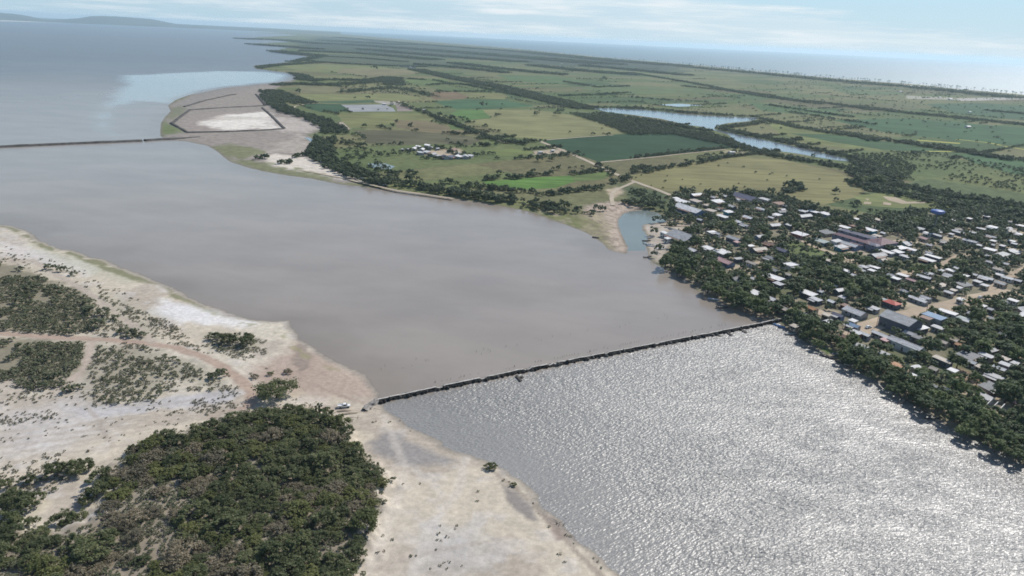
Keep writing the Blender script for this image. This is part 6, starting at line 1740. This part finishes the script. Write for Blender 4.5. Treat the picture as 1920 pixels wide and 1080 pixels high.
def wramp(f, lo, hi, a=0.0, b=1.0):
    r = N('MapRange', interpolation_type='SMOOTHSTEP')
    for i, q in zip(('From Min', 'From Max', 'To Min', 'To Max'), (lo, hi, a, b)): r.inputs[i].default_value = q
    Lk(f, r.inputs['Value']); return r.outputs[0]


# thin cloud sheet: noise stretched along the horizon
cv = N('CombineXYZ'); Lk(wmath('MULTIPLY', sp.outputs[0], 3.0), cv.inputs[0]); Lk(wmath('MULTIPLY', sp.outputs[1], 3.0), cv.inputs[1]); Lk(wmath('MULTIPLY', sp.outputs[2], 42.0), cv.inputs[2])
nz = N('TexNoise'); nz.inputs['Scale'].default_value = 2.2; nz.inputs['Detail'].default_value = 7; nz.inputs['Roughness'].default_value = .62; Lk(cv.outputs[0], nz.inputs['Vector'])
az = wmath('ARCTAN2', sp.outputs[0], sp.outputs[1])
edge = wramp(az, .12, .62, .062, .020)            # upper limit of the cloud bank, lower towards the right
up = wmath('SUBTRACT', edge, sp.outputs[2])
body = wramp(wmath('ADD', up, wmath('MULTIPLY', wmath('SUBTRACT', nz.outputs['Fac'], .5), .05)), -.004, .010)
wisp = wramp(nz.outputs['Fac'], .40, .72, .25, 1.0)
cm = wmath('MULTIPLY', wmath('MULTIPLY', body, wisp), .95)
cm = wmath('MULTIPLY', cm, wramp(sp.outputs[2], .10, .25, 1.0, .35))
veil = wramp(sp.outputs[2], .02, .40, .96, 0.0)
vm = N('MixRGB', blend_type='MIX'); Lk(veil, vm.inputs[0]); Lk(sky.outputs[0], vm.inputs[1])
vc = N('MixRGB', blend_type='MIX'); Lk(wramp(az, -.5, .5), vc.inputs[0]); vc.inputs[1].default_value = (3.1, 4.9, 6.1, 1); vc.inputs[2].default_value = (4.7, 6.2, 7.1, 1); vb = N('MixRGB', blend_type='MIX'); Lk(wramp(sp.outputs[2], .015, .085), vb.inputs[0]); Lk(vc.outputs[0], vb.inputs[1]); vb.inputs[2].default_value = (4.1, 6.1, 7.4, 1); Lk(vb.outputs[0], vm.inputs[2])
mx = N('MixRGB', blend_type='MIX'); Lk(cm, mx.inputs[0]); Lk(vm.outputs[0], mx.inputs[1]); mx.inputs[2].default_value = (7.0, 7.5, 7.8, 1)
Lk(mx.outputs[0], bg.inputs[0]); Lk(bg.outputs[0], outw.inputs[0])

cam = bpy.data.cameras.new('camera'); co = bpy.data.objects.new('camera', cam); COL.objects.link(co); scene.camera = co
cam.sensor_fit = 'HORIZONTAL'; cam.sensor_width = 36; cam.lens = FPX / W * 36; cam.clip_start = .5; cam.clip_end = 250000
from mathutils import Matrix
co.matrix_world = Matrix(((cR[0], cU[0], -cF[0], 0), (cR[1], cU[1], -cF[1], 0), (cR[2], cU[2], -cF[2], CAMH), (0, 0, 0, 1)))

scene.view_settings.view_transform = 'Standard'; scene.view_settings.look = 'None'; scene.view_settings.exposure = 0; scene.view_settings.gamma = 1
scene.cycles.filter_width = 1.7; scene.cycles.max_bounces = 5; scene.cycles.diffuse_bounces = 2; scene.cycles.glossy_bounces = 2; scene.cycles.transmission_bounces = 2; scene.cycles.volume_bounces = 1; scene.cycles.transparent_max_bounces = 4
scene.cycles.use_denoising = True; scene.cycles.denoising_prefilter = 'NONE'
scene.cycles.sample_clamp_indirect = 3
